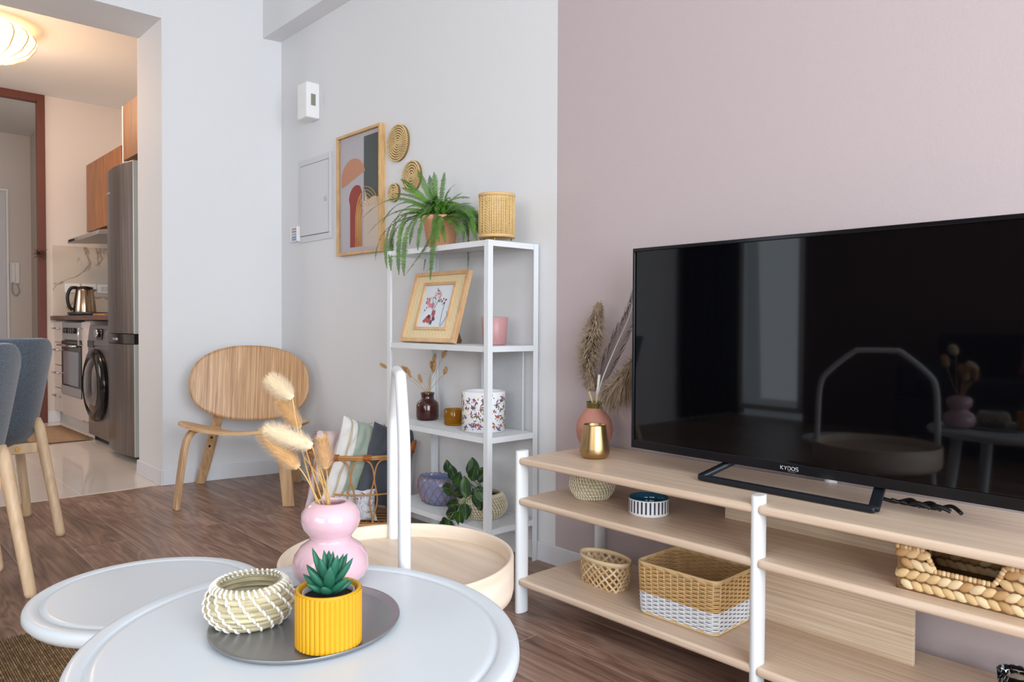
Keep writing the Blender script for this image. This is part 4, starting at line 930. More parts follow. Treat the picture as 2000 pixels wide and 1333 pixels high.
# ---------------------------------------------------------------- fern
FR = [
 ((-2.643, 1.765, 1.397), (-2.873, 1.740, 1.334)),
 ((-2.594, 1.745, 1.339), (-2.761, 1.700, 1.255)),
 ((-2.564, 1.795, 1.433), (-2.661, 1.800, 1.485)),
 ((-2.506, 1.775, 1.399), (-2.598, 1.760, 1.435)),
 ((-2.502, 1.815, 1.428), (-2.595, 1.840, 1.520)),
 ((-2.466, 1.825, 1.400), (-2.539, 1.860, 1.491)),
 ((-2.412, 1.795, 1.400), (-2.429, 1.800, 1.480)),
 ((-2.388, 1.810, 1.407), (-2.398, 1.830, 1.479)),
 ((-2.338, 1.820, 1.361), (-2.261, 1.850, 1.364)),
 ((-2.377, 1.845, 1.367), (-2.378, 1.900, 1.404)),
 ((-2.331, 1.835, 1.340), (-2.282, 1.880, 1.348)),
 ((-2.187, 1.780, 1.314), (-2.077, 1.770, 1.184)),
 ((-2.202, 1.765, 1.280), (-2.088, 1.740, 1.177)),
 ((-2.211, 1.755, 1.265), (-2.139, 1.720, 1.176)),
 ((-2.300, 1.815, 1.338), (-2.180, 1.840, 1.208)),
 ((-2.208, 1.825, 1.300), (-2.180, 1.860, 1.194)),
 ((-2.217, 1.745, 1.245), (-2.159, 1.700, 1.195)),
 ((-2.314, 1.722, 1.271), (-2.254, 1.655, 1.036)),
 ((-2.327, 1.720, 1.224), (-2.417, 1.650, 1.058)),
 ((-2.488, 1.725, 1.268), (-2.432, 1.660, 1.063)),
 ((-2.531, 1.730, 1.304), (-2.482, 1.670, 1.069)),
 ((-2.583, 1.735, 1.299), (-2.551, 1.680, 1.085)),
 ((-2.643, 1.755, 1.307), (-2.643, 1.720, 1.102)),
 ((-2.685, 1.770, 1.291), (-2.781, 1.750, 1.148)),
 ((-2.637, 1.815, 1.312), (-2.723, 1.840, 1.201)),
 ((-2.324, 1.725, 1.253), (-2.205, 1.660, 1.173)),
 ((-2.279, 1.725, 1.249), (-2.171, 1.660, 1.170)),
 ((-2.528, 1.855, 1.284), (-2.664, 1.920, 1.101)),
 ((-2.323, 1.868, 1.307), (-2.392, 1.945, 1.091)),
 ((-2.260, 1.868, 1.280), (-2.285, 1.945, 1.106)),
 ((-2.663, 1.820, 1.391), (-2.889, 1.850, 1.317)),
 ((-2.432, 1.735, 1.304), (-2.423, 1.680, 1.179)),
 ((-2.384, 1.725, 1.288), (-2.340, 1.660, 1.152)),
 ((-2.608, 1.795, 1.360), (-2.750, 1.800, 1.233)),
 ((-2.156, 1.745, 1.296), (-2.057, 1.700, 1.175)),
 ((-2.536, 1.835, 1.384), (-2.831, 1.880, 1.456)),
 ((-2.345, 1.795, 1.371), (-2.287, 1.800, 1.414)),
 ((-2.279, 1.720, 1.268), (-2.217, 1.650, 1.180)),
 ((-2.590, 1.745, 1.280), (-2.567, 1.700, 1.149)),
 ((-2.249, 1.795, 1.301), (-2.208, 1.800, 1.191)),
]
r = E('potted_fern', 'bushy green fern in a peach terracotta pot, top of metal shelf', 'plant', (-2.400, 1.815, 1.168))
b = MB(); b.lathe([(0, 0), (.050, 0), (.053, .003), (.070, .112), (.0745, .114), (.076, .132), (.071, .134), (.068, .112), (0, .108)], seg=48); b.build('pot', mat('peach_terracotta', (230, 170, 130), .6, bump=.1), r)
b = MB(); b.lathe([(0, .118), (.068, .118)], seg=30); b.build('soil', mat('dark_soil', (0, 0, 0)), r)
m, nt, n, bs, L = node_mat('fern_green')
tc = n.new('ShaderNodeTexCoord'); no = n.new('ShaderNodeTexNoise'); no.inputs['Scale'].default_value = 14; cr_ = n.new('ShaderNodeValToRGB'); e = cr_.color_ramp.elements; e[0].position = .35; e[0].color = lin((22, 78, 16)); e[1].position = .70; e[1].color = lin((96, 152, 40))
L(tc.outputs['Object'], no.inputs['Vector']); L(no.outputs['Fac'], cr_.inputs[0]); L(cr_.outputs[0], bs.inputs['Base Color']); bs.inputs['Roughness'].default_value = .45
FERN = m; FST = mat('fern_stem', (96, 120, 50), .6)
rn = random.Random(4)
def frond(b, p0, pc, p1, wid=.0125, wob=0.0):
    c = bez(p0, V(pc) * 2 - (V(p0) + V(p1)) * .5, p1, 40); Ls = [0]
    for u, v in zip(c, c[1:]): Ls.append(Ls[-1] + (v - u).length)
    b.tube(c, [.0011 * (1 - .7 * i / 40) for i in range(41)], 4, mi=1)
    T_ = Ls[-1]; step = .0056; k = 0; d_ = .02
    while d_ < T_:
        while Ls[k + 1] < d_: k += 1
        p = c[k].lerp(c[k + 1], (d_ - Ls[k]) / (Ls[k + 1] - Ls[k])); d = (c[k + 1] - c[k]).normalized(); t = d_ / T_
        up = V((rn.uniform(-.1, .1), -.5, .85)); s = d.cross(up)
        if s.length < .2: s = d.cross(V((1, 0, 0)))
        s.normalize(); u_ = s.cross(d); w_ = wid * (1.35 * sin(pi * min(1, .12 + t * .80)) ** .6) * (1 if t < .9 else (1 - t) / .1 * .7 + .3) * rn.uniform(.85, 1.1)
        for sg in (1, -1):
            q = p + s * sg * w_ + d * w_ * .22 - u_ * w_ * rn.uniform(.0, .35); h = d * .0020
            b.poly([p - h, p + s * sg * w_ * .5 - h * 1.0 + d * w_ * .08, q, p + s * sg * w_ * .5 + h * 1.2 + d * w_ * .1, p + h], 0, False)
        d_ += step
O_ = V((-2.400, 1.815, 1.168)); base = V((0, 0, .13))
for i, (c, t) in enumerate(FR):
    b = MB(); st = base + V((rn.uniform(-.03, .03), rn.uniform(-.03, .02), rn.uniform(0, .012)))
    frond(b, st, V(c) - O_ , V(t) - O_, .0135 if i < 25 else .0115); b.build('frond', [FERN, FST], r, fix=False)
for k in range(44):
    a = rn.uniform(0, 2 * pi); R_ = rn.uniform(.05, .11); h = rn.uniform(-.03, .07); st = base + V((rn.uniform(-.03, .03), rn.uniform(-.03, .03), 0))
    tip = base + V((cos(a) * R_, sin(a) * R_ * .8, h)); b = MB(); frond(b, st, (st + tip) * .5 + V((0, 0, .035)), tip, .011); b.build('frond', [FERN, FST], r, fix=False)

# ================================================================ ON THE TV BENCH
r = E('terracotta_vase', 'matte terracotta vase with olive neck holding pampas plumes and a feather', 'vase', (-1.602, 1.835, .4745))
TC = mat('terracotta_pink', (186, 128, 112), .6, bump=.08); OLV = mat('olive_glaze', (92, 84, 30), .2, coat=.4)
b = MB(); b.lathe([(0, 0), (.034, 0), (.042, .005), (.056, .035), (.060, .062), (.056, .088), (.042, .112), (.030, .125), (.0265, .131)], seg=56); b.build('body', TC, r)
b = MB(); b.lathe([(.0265, .131), (.026, .146), (.0285, .150), (.027, .151), (.023, .146), (.022, .13), (0, .12)], seg=40); b.build('neck', OLV, r)
PAM = [mat('pampas_beige', (196, 174, 148), .95, var=.25, vscale=40), mat('pampas_dark', (150, 128, 108), .95, var=.2, vscale=40)]
rn = random.Random(9)
def plume(b, c, R_, n, ln, mi=0, drop=.25):
    """pampas head following points c"""
    for k in range(n):
        t = rn.random() ** .9; i = min(len(c) - 2, int(t * (len(c) - 1))); p = c[i].lerp(c[i + 1], t * (len(c) - 1) - i); d = (c[i + 1] - c[i]).normalized(); u, w_ = frame_of(d)
        a = rn.uniform(0, 2 * pi); o_ = u * cos(a) + w_ * sin(a); rr = R_ * (sin(pi * min(1, .12 + t * .86)) ** .7); ll = ln * rn.uniform(.6, 1.2)
        q1 = p + o_ * rr * .55 + d * ll * .45; q2 = p + o_ * rr * rn.uniform(.7, 1.45) + d * ll * rn.uniform(.2, 1) + V((rn.uniform(-.008, .008), rn.uniform(-.008, .008), -drop * ll * rn.uniform(0, 2.5))); sd = o_.cross(d) * .0011
        mm = mi if rn.random() < .8 else 1 - mi
        b.poly([p - sd, q1 - sd, q1 + sd, p + sd], mm, False); b.poly([q1 - sd, q2, q1 + sd], mm, False)
        if rn.random() < .5: q3 = q1 + (q2 - q1) * .5 + w_ * rn.uniform(-.008, .008) + V((0, 0, rn.uniform(-.01, .006))); b.poly([q1 - sd * .6, q3, q1 + sd * .6], mm, False)
def WV(x, y, z): return V((x + 1.632, y - 1.835, z - .4745))
c1 = cr([WV(-1.640, 1.84, .655), WV(-1.662, 1.84, .73), WV(-1.655, 1.835, .80), WV(-1.632, 1.835, .87), WV(-1.622, 1.84, .932)], 6)
b = MB(); b.tube([WV(-1.632, 1.835, .60), c1[0], *c1[3:22:6]], .0022, 6, mi=2); plume(b, c1, .052, 3400, .034)
b.build('pampas_plume', PAM + [mat('dry_stalk', (0, 0, 0))], r, fix=False)
c2 = cr([WV(-1.60, 1.84, .650), WV(-1.555, 1.835, .665), WV(-1.50, 1.83, .705), WV(-1.455, 1.83, .755), WV(-1.42, 1.84, .79)], 6)
b = MB(); b.tube([WV(-1.630, 1.835, .60), c2[0], *c2[3:22:6]], .0022, 6, mi=2); plume(b, c2, .050, 2600, .034, 1, .75)
b.build('pampas_plume', PAM + [mat('dry_stalk', (0, 0, 0))], r, fix=False)
# feather: white quill with sparse dark barbs
fc = cr([WV(-1.628, 1.835, .60), WV(-1.60, 1.83, .69), WV(-1.545, 1.83, .80), WV(-1.49, 1.83, .90), WV(-1.462, 1.83, .99)], 14)
b = MB(); b.tube(fc, [.0028 - .0022 * i / (len(fc) - 1) for i in range(len(fc))], 6)
for i in range(14, len(fc) - 1):
    d = (fc[i + 1] - fc[i]).normalized(); s = d.cross(V((0, 1, 0))).normalized(); t = i / len(fc)
    for sg in (1, -1):
        for h in (0, .5):
            p = fc[i].lerp(fc[i + 1], h); ln = .075 * sin(pi * min(1, .25 + t * .72)) * rn.uniform(.8, 1.05)
            b.tube(bez(p, p + s * sg * ln * .35 + d * ln * .35, p + s * sg * ln * .42 + d * ln * 1.0 + V((0, rn.uniform(-.006, .006), 0)), 5), .00055, 3, mi=1)
b.build('feather', [mat('quill_white', (226, 222, 214), .4), mat('barb_dark', (72, 58, 50), .7)], r, fix=False)
b = MB(); [b.tube([WV(-1.632, 1.835, .60), WV(x, 1.82, z)], .0032, 8) for x, z in ((-1.643, .660),)]; b.build('cut_stem', mat('cut_reed', (206, 182, 140), .6), r)
b = MB(); [b.tube([WV(-1.628, 1.835, .60), WV(x, 1.82, z)], .0032, 8) for x, z in ((-1.607, .645),)]; b.build('cut_stem', mat('cut_reed', (0, 0, 0)), r)
b = MB(); [b.tube([WV(-1.628, 1.835, .60), WV(x, 1.82, z)], [.003, .0045], 8) for x, z in ((-1.600, .715),)]; b.build('cut_stem', mat('quill_white', (0, 0, 0)), r)
r = E('candle_holder', 'brushed gold tapered metal holder in front of the terracotta vase', 'candle holder', (-1.487, 1.705, .4745))
b = MB(); b.lathe([(0, .003), (.030, 0), (.036, .002), (.0435, .010), (.0455, .020), (.0445, .032), (.034, .098), (.0335, .101), (.0325, .100), (.043, .03), (.042, .012), (0, .008)], seg=64); b.build('body', mat('brushed_gold', (180, 152, 108), .32, 1.0), r)
# seagrass bowl, middle shelf
r = E('seagrass_bowl', 'seagrass bowl with cream stitching on the bench middle shelf', 'bowl', (-1.492, 1.700, .3525))
coil_bowl(r, .069, .083, 8, 40, .80, .68, lean=.06, sr=.0013)
# striped bowl
r = E('striped_bowl', 'shallow white bowl with navy vertical stripes and blue inside', 'bowl', (-1.262, 1.675, .3525))
SB = mat('bowl_white', (232, 230, 228), .3); NV = mat('bowl_navy', (34, 50, 76), .3); TEAL = mat('bowl_teal', (24, 92, 124), .12, coat=.5)
b = MB(); b.lathe([(0, 0), (.050, 0), (.0545, .004), (.0555, .010), (.0555, .046)], seg=80, mi=0)
for k in range(30):
    a = 2 * pi * k / 30; da = .042; R_ = .0559; b.poly([(R_ * cos(a - da), R_ * sin(a - da), .010), (R_ * cos(a + da), R_ * sin(a + da), .010), (R_ * cos(a + da), R_ * sin(a + da), .043), (R_ * cos(a - da), R_ * sin(a - da), .043)], 1)
b.build('body', [SB, NV], r, fix=False)
b = MB(); b.lathe([(.0555, .046), (.0545, .048), (.052, .047), (.051, .03), (.048, .008), (0, .006)], seg=64); b.build('inner_glaze', TEAL, r)
# small open bamboo weave basket
r = E('bamboo_basket', 'small oval bamboo basket with open diagonal weave, bottom shelf', 'basket', (-1.425, 1.685, .1085), radians(-4))
BB1 = mat('bamboo_strip', (218, 184, 136), .45, var=.14, vscale=30); BB2 = mat('bamboo_strip_pale', (236, 212, 172), .45, var=.1, vscale=30)
def ring_pt(u, v, r0=(.070, .036, .004), r1=(.092, .050, .045), H=.082):
    """rounded-rectangle foot blending to an oval mouth"""
    hx = r0[0] + (r1[0] - r0[0]) * v; hy = r0[1] + (r1[1] - r0[1]) * v; a = 2 * pi * u; p = 2.0 + 3.5 * (1 - v) ** 1.5
    s = 1 / (abs(cos(a)) ** p + abs(sin(a)) ** p) ** (1 / p); return V((hx * s * cos(a), hy * s * sin(a), H * v))
b = MB(); NS = 20
for sg in (1, -1):
    for k in range(NS):
        for half in (0,):
            P = []
            for j in range(13):
                v = j / 12; u = k / NS + sg * v * .165; c = ring_pt(u % 1, v * .93); nrm = V((c.x, c.y * 1.8, 0)).normalized(); P.append((c + nrm * (.0007 * sg * (1 if (j % 2) else -1)), nrm))
            rs = []
            for j, (c, nrm) in enumerate(P):
                d = (P[min(j + 1, 12)][0] - P[max(j - 1, 0)][0]).normalized(); s = d.cross(nrm).normalized() * .0028
                rs.append((b.vert(c - s), b.vert(c + s), b.vert(c + s - nrm * .0008), b.vert(c - s - nrm * .0008)))
            for A, B in zip(rs, rs[1:]):
                for q in range(4): b.face((A[q], A[(q + 1) % 4], B[(q + 1) % 4], B[q]), 1 if (k % 3 == 0) else 0)
b.build('weave', [BB1, BB2], r, fix=False)
b = MB(); NP = 64
for z0, z1, off in ((.90, 1.06, .0016),):
    ro, ri = [], []
    for k in range(NP):
        lo, hi = ring_pt(k / NP, z0), ring_pt(k / NP, 1.0); hi.z = .082 * z1; nn = V((lo.x, lo.y * 1.8, 0)).normalized()
        ro.append((b.vert(lo + nn * off), b.vert(hi + nn * off))); ri.append((b.vert(lo - nn * off), b.vert(hi - nn * off)))
    for k in range(NP):
        k2 = (k + 1) % NP; b.face((ro[k][0], ro[k2][0], ro[k2][1], ro[k][1]), 0, True); b.face((ri[k][0], ri[k][1], ri[k2][1], ri[k2][0]), 0, True); b.face((ro[k][1], ro[k2][1], ri[k2][1], ri[k][1]), 0); b.face((ro[k][0], ri[k][0], ri[k2][0], ro[k2][0]), 0)
b.build('rim', BB2, r, fix=False)
b = MB(); [b.box(-.068, .068, -.034 + .0085 * k, -.034 + .0085 * k + .0055, .0, .0012) for k in range(8)]; [b.box(-.066 + .0085 * k, -.066 + .0085 * k + .0055, -.034, .032, .0012, .0024) for k in range(16)]; b.build('base', BB1, r, fix=False)
# two-tone wicker storage basket
r = E('wicker_basket', 'rectangular wicker basket, natural above and white-painted below', 'basket', (-1.118, 1.685, .1085), radians(1))
WN = mat('wicker_natural', (204, 166, 112), .55, var=.2, vscale=35); WWH = mat('wicker_white', (222, 224, 228), .5); WB = mat('wicker_band', (214, 186, 140), .55, var=.12, vscale=60)
HX, HY, HZ, RR = .122, .092, .137, .022
def per(v):  # outline at relative height
    g = .955 + .045 * v; return [V((x, y, 0)) for x, y in rrect(HX * g, HY * g, RR, 5)]
NST = 40; ROWS = 26
def outl(v, n):
    return resample(per(v), n)
for nm, r0, r1, mm in (('white_weave', 1, 11, WWH), ('natural_weave', 11, ROWS, WN)):
    b = MB()
    for k in range(r0, r1):
        v = (k + .5) / ROWS; P = outl(v, NST * 4); Q = []
        for j, p in enumerate(P):
            nn = V((p.x / HX, p.y / HY, 0)); nn = V((nn.x if abs(nn.x) > .78 else 0, nn.y if abs(nn.y) > .76 else 0, 0)); nn = nn.normalized() if nn.length else nn
            Q.append(p + nn * (.0021 * sin(2 * pi * j / 8 + pi * k)) + V((0, 0, HZ * v)))
        b.tube(Q, .0025, 6, closed=True, flat=1.0)
    b.build(nm, mm, r, fix=False)
b = MB()
for j, p in enumerate(outl(.0, NST)):
    q = outl(1, NST)[j]; p, q = (p + V((0, 0, .003))) , (q + V((0, 0, HZ))); p.xy *= 1.010; q.xy *= 1.010; h = p.lerp(q, .42); b.tube([p, h], .0016, 5, mi=1); b.tube([h, q], .0016, 5, mi=0)
b.build('stakes', [WB, WWH], r, fix=False)
b = MB()
for zz, vv in ((HZ, 1.0), (HZ - .004, 1.0), (.003, 0.0), (.007, 0.0)):
    P = outl(vv, 90); b.tube([p + V((0, 0, zz)) for j, p in enumerate(P)], .0030, 6, closed=True)
b.build('rim', WB, r, fix=False)
b = MB(); b.prism([p + V((0, 0, .004)) for p in per(0)], (0, 0, .003)); b.build('base', WN, r)
# water-hyacinth tray basket with cut-out front
r = E('hyacinth_basket', 'chunky braided water-hyacinth tray basket with scooped front, right shelf', 'basket', (-.574, 1.582, .3525))
HYA = [mat('hyacinth_pale', (214, 182, 132), .55, var=.15, vscale=40), mat('hyacinth_tan', (188, 148, 100), .55, var=.15, vscale=40), mat('hyacinth_cream', (226, 202, 160), .55, var=.1, vscale=40)]
rn = random.Random(8)
BWx, BDy, BHz = .34, .20, .084
def lump(b, c, d, nrm, ln, wd, th, mi):
    d = V(d).normalized(); nrm = V(nrm); s = nrm.cross(d).normalized(); R_ = Matrix((d, s, nrm)).transposed(); b.ellipsoid(c, ln, wd, th, R_, 10, 8, mi)
def braid_wall(p0, ex, nrm, W, hfun, name):
    """rows of slanted leaf lumps, alternate rows slant the other way"""
    b = MB(); ex = V(ex); nrm = V(nrm); rows = 4; rh = BHz / rows
    for k in range(rows):
        z = rh * (k + .5); nx = int(W / .0185)
        for j in range(nx + 1):
            x = W * (j + (.5 if k % 2 else 0)) / nx
            if x > W - .004 or x < .006 or z + rh * .35 > hfun(x): continue
            sl = .42 if k % 2 else -.42
            lump(b, V(p0) + ex * x + V((0, 0, z)), ex * cos(sl) + V((0, 0, sin(sl))), nrm, .0160 * rn.uniform(.9, 1.1), .0090, .0065, rn.choice((0, 0, 1, 2)))
    o = b.build(name, HYA, r, fix=False); return o
def hf(x):
    a, c = .068, .168
    if x < a - .02 or x > c + .02: return BHz
    if x < a: return BHz - (x - a + .02) / .02 * .036
    if x > c: return BHz - (c + .02 - x) / .02 * .036
    return BHz - .036
braid_wall((0, 0, 0), (1, 0, 0), (0, -1, 0), BWx, hf, 'front_braid'); braid_wall((0, BDy, 0), (1, 0, 0), (0, -1, 0), BWx, lambda x: BHz, 'back_braid')
braid_wall((0, 0, 0), (0, 1, 0), (-1, 0, 0), BDy, lambda x: BHz, 'side_braid'); braid_wall((BWx, 0, 0), (0, 1, 0), (1, 0, 0), BDy, lambda x: BHz, 'side_braid')
b = MB(); rp = [(0, 0), (.05, 0), (.058, 0)] ; pts = [V((0, 0, BHz)), V((.046, 0, BHz))] + [V((.050 + .018 * t, 0, BHz - .036 * t)) for t in (.2, .6, 1)] + [V((x, 0, BHz - .036)) for x in (.09, .12, .15, .168)] + [V((.170 + .016 * t, 0, BHz - .036 + .036 * t)) for t in (.3, .7, 1)] + [V((x, 0, BHz)) for x in (.22, .28, .34)] + [V((BWx, y, BHz)) for y in (.05, .12, .20)] + [V((x, BDy, BHz)) for x in (.25, .15, .05, 0)] + [V((0, y, BHz)) for y in (.15, .08, .03)]
P = resample(pts, 150)
for i in range(0, 150): 
    d = (P[(i + 1) % 150] - P[i - 1]).normalized(); u, w_ = frame_of(d); R_ = Matrix((d, u, w_)).transposed(); b.ellipsoid(P[i], .0060, .0055, .0055, R_ @ Matrix.Rotation(.5, 3, 'Z'), 7, 5, i % 3)
b.build('rim_braid', HYA, r, fix=False)
b = MB(); P = resample([V((0, 0, .003)), V((BWx, 0, .003)), V((BWx, BDy, .003)), V((0, BDy, .003))], 140); b.tube(P, .004, 6, closed=True); b.box(0, BWx, 0, BDy, .001, .005); b.box(.0, BWx, -.001, .002, .004, .046); b.box(.0, .048, -.001, .002, .046, .08); b.box(.19, BWx, -.001, .002, .046, .08); b.box(0, BWx, BDy - .001, BDy + .001, .004, .08); b.box(-.001, .002, 0, BDy, .004, .08); b.box(BWx - .002, BWx + .001, 0, BDy, .004, .08)
b.build('base', mat('hyacinth_core', (120, 88, 54), .8), r, fix=False)
# clear glass with blue rim, bottom shelf
r = E('drinking_glass', 'ribbed clear glass with bluish dotted rim, bottom shelf, lower right corner', 'glass', (-.425, 1.840, .1085))
b = MB(); b.lathe([(0, 0), (.032, 0), (.035, .004), (.038, .040), (.0365, .040), (.0335, .006), (0, .005)], seg=64, rfun=lambda a, z: 1 + .008 * cos(16 * a)); b.build('body', mat('clear_glass', (226, 236, 240), .03, trans=1.0, ior=1.45), r)
b = MB()
for k in range(16):
    a0 = 2 * pi * k / 16; b.tube([(.0376 * cos(a0 + t), .0376 * sin(a0 + t), .0405) for t in (0, .12, .24)], .0011, 5)
b.build('rim_marks', mat('glass_rim_teal', (30, 60, 90), .2), r, fix=False)
# ================================================================ ON THE COFFEE TABLE
r = E('serving_tray', 'round dark grey metal tray on the larger coffee table', 'tray', (-.816, .419, .5197), radians(-50))
TRM = mat('tray_grey', (140, 141, 144), .33, .6)
b = MB(); b.lathe([(0, 0), (.106, 0), (.113, .002), (.1165, .0065), (.1160, .0078), (.1145, .0070), (.110, .0042), (.106, .003)], seg=96, ay=.935); b.lathe([(.106, .003), (0, .003)], seg=96, ay=.935, sm=False); b.build('body', TRM, r)
r = E('seagrass_bowl', 'seagrass bowl with bold white stitching on the grey tray', 'bowl', (-.862, .369, .5232))
coil_bowl(r, .0525, .048, 7, 19, .80, .74, lean=.085, stmat=mat('stitch_white', (226, 224, 214), .6), sr=.0017)
r = E('succulent_pot', 'ribbed mustard yellow pot with a green succulent on the grey tray', 'plant', (-.742, .407, .5232))
YEL = mat('mustard_ceramic', (204, 150, 18), .42)
b = MB(); HP = .063; RP = .0358
b.lathe([(0, 0), (RP - .003, 0), (RP - .001, .0015), (RP - .001, .004)], seg=176, rfun=lambda a, z: 1)
b.lathe([(RP, .002), (RP, .030), (RP, .0612)], seg=360, rfun=lambda a, z: 1 + .055 * (abs(sin(a * 20)) ** .5 - .7))
b.lathe([(RP * .985, .058), (RP * .985, .0600), (RP * .985, HP), (RP - .0035, HP), (RP - .0045, HP - .002), (RP - .005, .02)], seg=176); b.build('pot', YEL, r)
b = MB(); b.lathe([(.0285, HP - .012), (.0285, HP - .0035), (.0272, HP - .0035), (.0272, HP - .009)], seg=48); b.build('liner', mat('liner_pale', (196, 192, 196), .5), r)
b = MB(); b.lathe([(0, HP - .010), (.0275, HP - .010)], seg=40); b.build('soil', mat('dark_soil', (0, 0, 0), .95), r)
SUC = mat('succulent_green', (38, 100, 78), .5, var=.15, vscale=60); rn = random.Random(2)
def succ_leaf(az, el, ln, wd, z0=.0):
    b = MB(); d = V((cos(az) * cos(el), sin(az) * cos(el), sin(el))); s = V((-sin(az), cos(az), 0)); u = s.cross(d) * -1
    P = []
    for k in range(9):
        t = k / 8; P.append(V((0, 0, HP - .006 + z0)) + d * ln * t + V((0, 0, 1)) * ln * .22 * t * t * cos(el))
    rr = [wd * 1.22 * (.62 + .38 * sin(pi * min(1, t * 1.1))) * (1 if t < .7 else (.06 + .94 * max(0, 1 - ((t - .7) / .3) ** 2) ** .7)) for t in [k / 8 for k in range(9)]]
    b.tube(P, rr, 10, flat=.62, up=s); b.build('leaf', SUC, r)
for k in range(7): succ_leaf(2 * pi * k / 7 + .2, radians(20 + rn.uniform(-8, 8)), .033 * rn.uniform(.8, 1.1), .0052)
for k in range(6): succ_leaf(2 * pi * k / 6 + .6, radians(44 + rn.uniform(-6, 8)), .040 * rn.uniform(.85, 1.1), .0052, .002)
for k in range(5): succ_leaf(2 * pi * k / 5 + .1, radians(66 + rn.uniform(-5, 5)), .042 * rn.uniform(.9, 1.1), .0050, .003)
for k in range(2): succ_leaf(2 * pi * k / 2 + .5, radians(82), .042, .0046, .004)
# pink vase with hare tails
r = E('pink_vase', 'glossy pale pink double-bulb vase holding fluffy hare-tail grasses', 'vase', (-.923, .510, .5203))
PK = mat('pink_glaze', (214, 176, 186), .16, coat=.6, sss=.05)
b = MB(); b.lathe([(q * 1.035, z * .945) for q, z in [(0, 0), (.026, 0), (.038, .004), (.0475, .015), (.050, .028), (.0475, .042), (.040, .054), (.0295, .062), (.0262, .067), (.0295, .073), (.0360, .082), (.0390, .093), (.0380, .104), (.032, .113), (.0235, .1185), (.0205, .1195), (.0185, .1175), (.025, .110), (.034, .098), (.033, .085), (0, .07)]], seg=80); b.build('body', PK, r)
rn = random.Random(31)
HTm = [mat('hare_cream', (240, 222, 190), .95, sheen=.5), mat('hare_gold', (226, 184, 124), .95, sheen=.5), mat('stalk_gold', (206, 164, 100), .7)]
OV = V((-.923, .510, .5203))
def hare(tip, bot, R_, mi, hx):
    """bot is the flower's foot (joined to the stem)"""
    p, q = V(bot) - OV, V(tip) - OV; b = MB()
    b.tube(bez(V((rn.uniform(-.008, .008), rn.uniform(-.008, .008), .085)), V((p.x * hx, p.y * hx, .16)), p, 14), .0010, 6, mi=2)
    fuzzy(b, p, q, R_, 3200, .0075, rn, .00020, True, mi); b.build('hare_tail', HTm, r, fix=False)
hare((-.974, .446, .801), (-.952, .468, .776), .0118, 0, .75)
hare((-.991, .470, .766), (-.972, .489, .731), .0100, 1, .70)
hare((-.927, .421, .740), (-.887, .463, .719), .0128, 0, .55)
hare((-.951, .424, .733), (-.917, .459, .687), .0128, 1, .80)
hare((-.888, .478, .726), (-.883, .481, .688), .0105, 1, .6)
for tx in ((-.925, .47, .70), (-.91, .475, .715), (-.90, .478, .68)):
    b = MB(); b.tube(bez(V((rn.uniform(-.008, .008), rn.uniform(-.006, .006), .085)), V((0, 0, .13)), V(tx) - OV, 10), .0009, 5); b.build('stalk', HTm[2], r, fix=False)

# ================================================================ RATTAN BASKET WITH CUSHIONS
BC = V((-2.875, 1.735, 0)); BA = atan2(.70, .714)
r = E('rattan_basket', 'open rattan hoop basket with wrapped handles between easy chair and metal shelf', 'basket', BC, BA)
RT = mat('rattan', (186, 134, 78), .45, var=.2, vscale=25); RW = mat('rattan_wrap', (170, 98, 46), .5, var=.2, vscale=80)
def rb(u, z): # point on basket body, height z
    t = z / .31; a = 2 * pi * u; k = .86 + .14 * min(1, t * 1.4); return V((.222 * k * cos(a), .165 * k * sin(a), z))
b = MB()
for z, rd in ((.31, .0075), (.302, .005), (.02, .006), (.15, .0038)): b.tube([rb(k / 60, z) for k in range(60)], rd, 8, closed=True)
o = b.build('hoops', RT, r)
b = MB(); NA = 14
half = [(0, .298), (.16, .296), (.32, .286), (.43, .264), (.49, .232), (.52, .205), (.62, .165), (.68, .125), (.62, .085), (.53, .05), (.50, .02)]
for k in range(NA):
    c = cr([rb(((k - o_) / NA) % 1, z) for o_, z in half[:0:-1]] + [rb(((k + o_) / NA) % 1, z) for o_, z in half], 4)
    b.tube(c, .0036, 6)
b.build('arches', RT, r)
b = MB()
for k in range(14):
    x = -.17 + .34 * k / 13; h = .135 * sqrt(max(0, 1 - (x / .19) ** 2)); b.tube([(x, -h, .012), (x, h, .012)], .003, 5)
for k in range(5):
    y = -.09 + .045 * k; h = .18 * sqrt(max(0, 1 - (y / .14) ** 2)); b.tube([(-h, y, .017), (h, y, .017)], .003, 5)
b.build('base', RT, r)
for u0 in (.03, .20, .47, .70, .53, .30, .80, .97):
    b = MB(); c = [rb((u0 + .011 * k) % 1, .308) for k in range(-1, 2)]
    for i in range(9): p = c[0].lerp(c[2], i / 8); d = (c[2] - c[0]).normalized(); u, w_ = frame_of(d); b.tube([p + u * (.0125 * cos(t)) + w_ * (.0125 * sin(t)) for t in [2 * pi * q / 12 for q in range(12)]], .0022, 5, closed=True)
    b.build('wrapping', RW, r, fix=False)
for s in (1, -1):
    b = MB(); c = cr([rb(.0 if s > 0 else .5, .30) + V((0, -.05, 0)), V((.235 * s, -.035, .345)), V((.240 * s, 0, .355)), V((.235 * s, .035, .345)), rb(.0 if s > 0 else .5, .30) + V((0, .05, 0))], 6); b.tube(c, .008, 8); b.build('handle', RW, r)

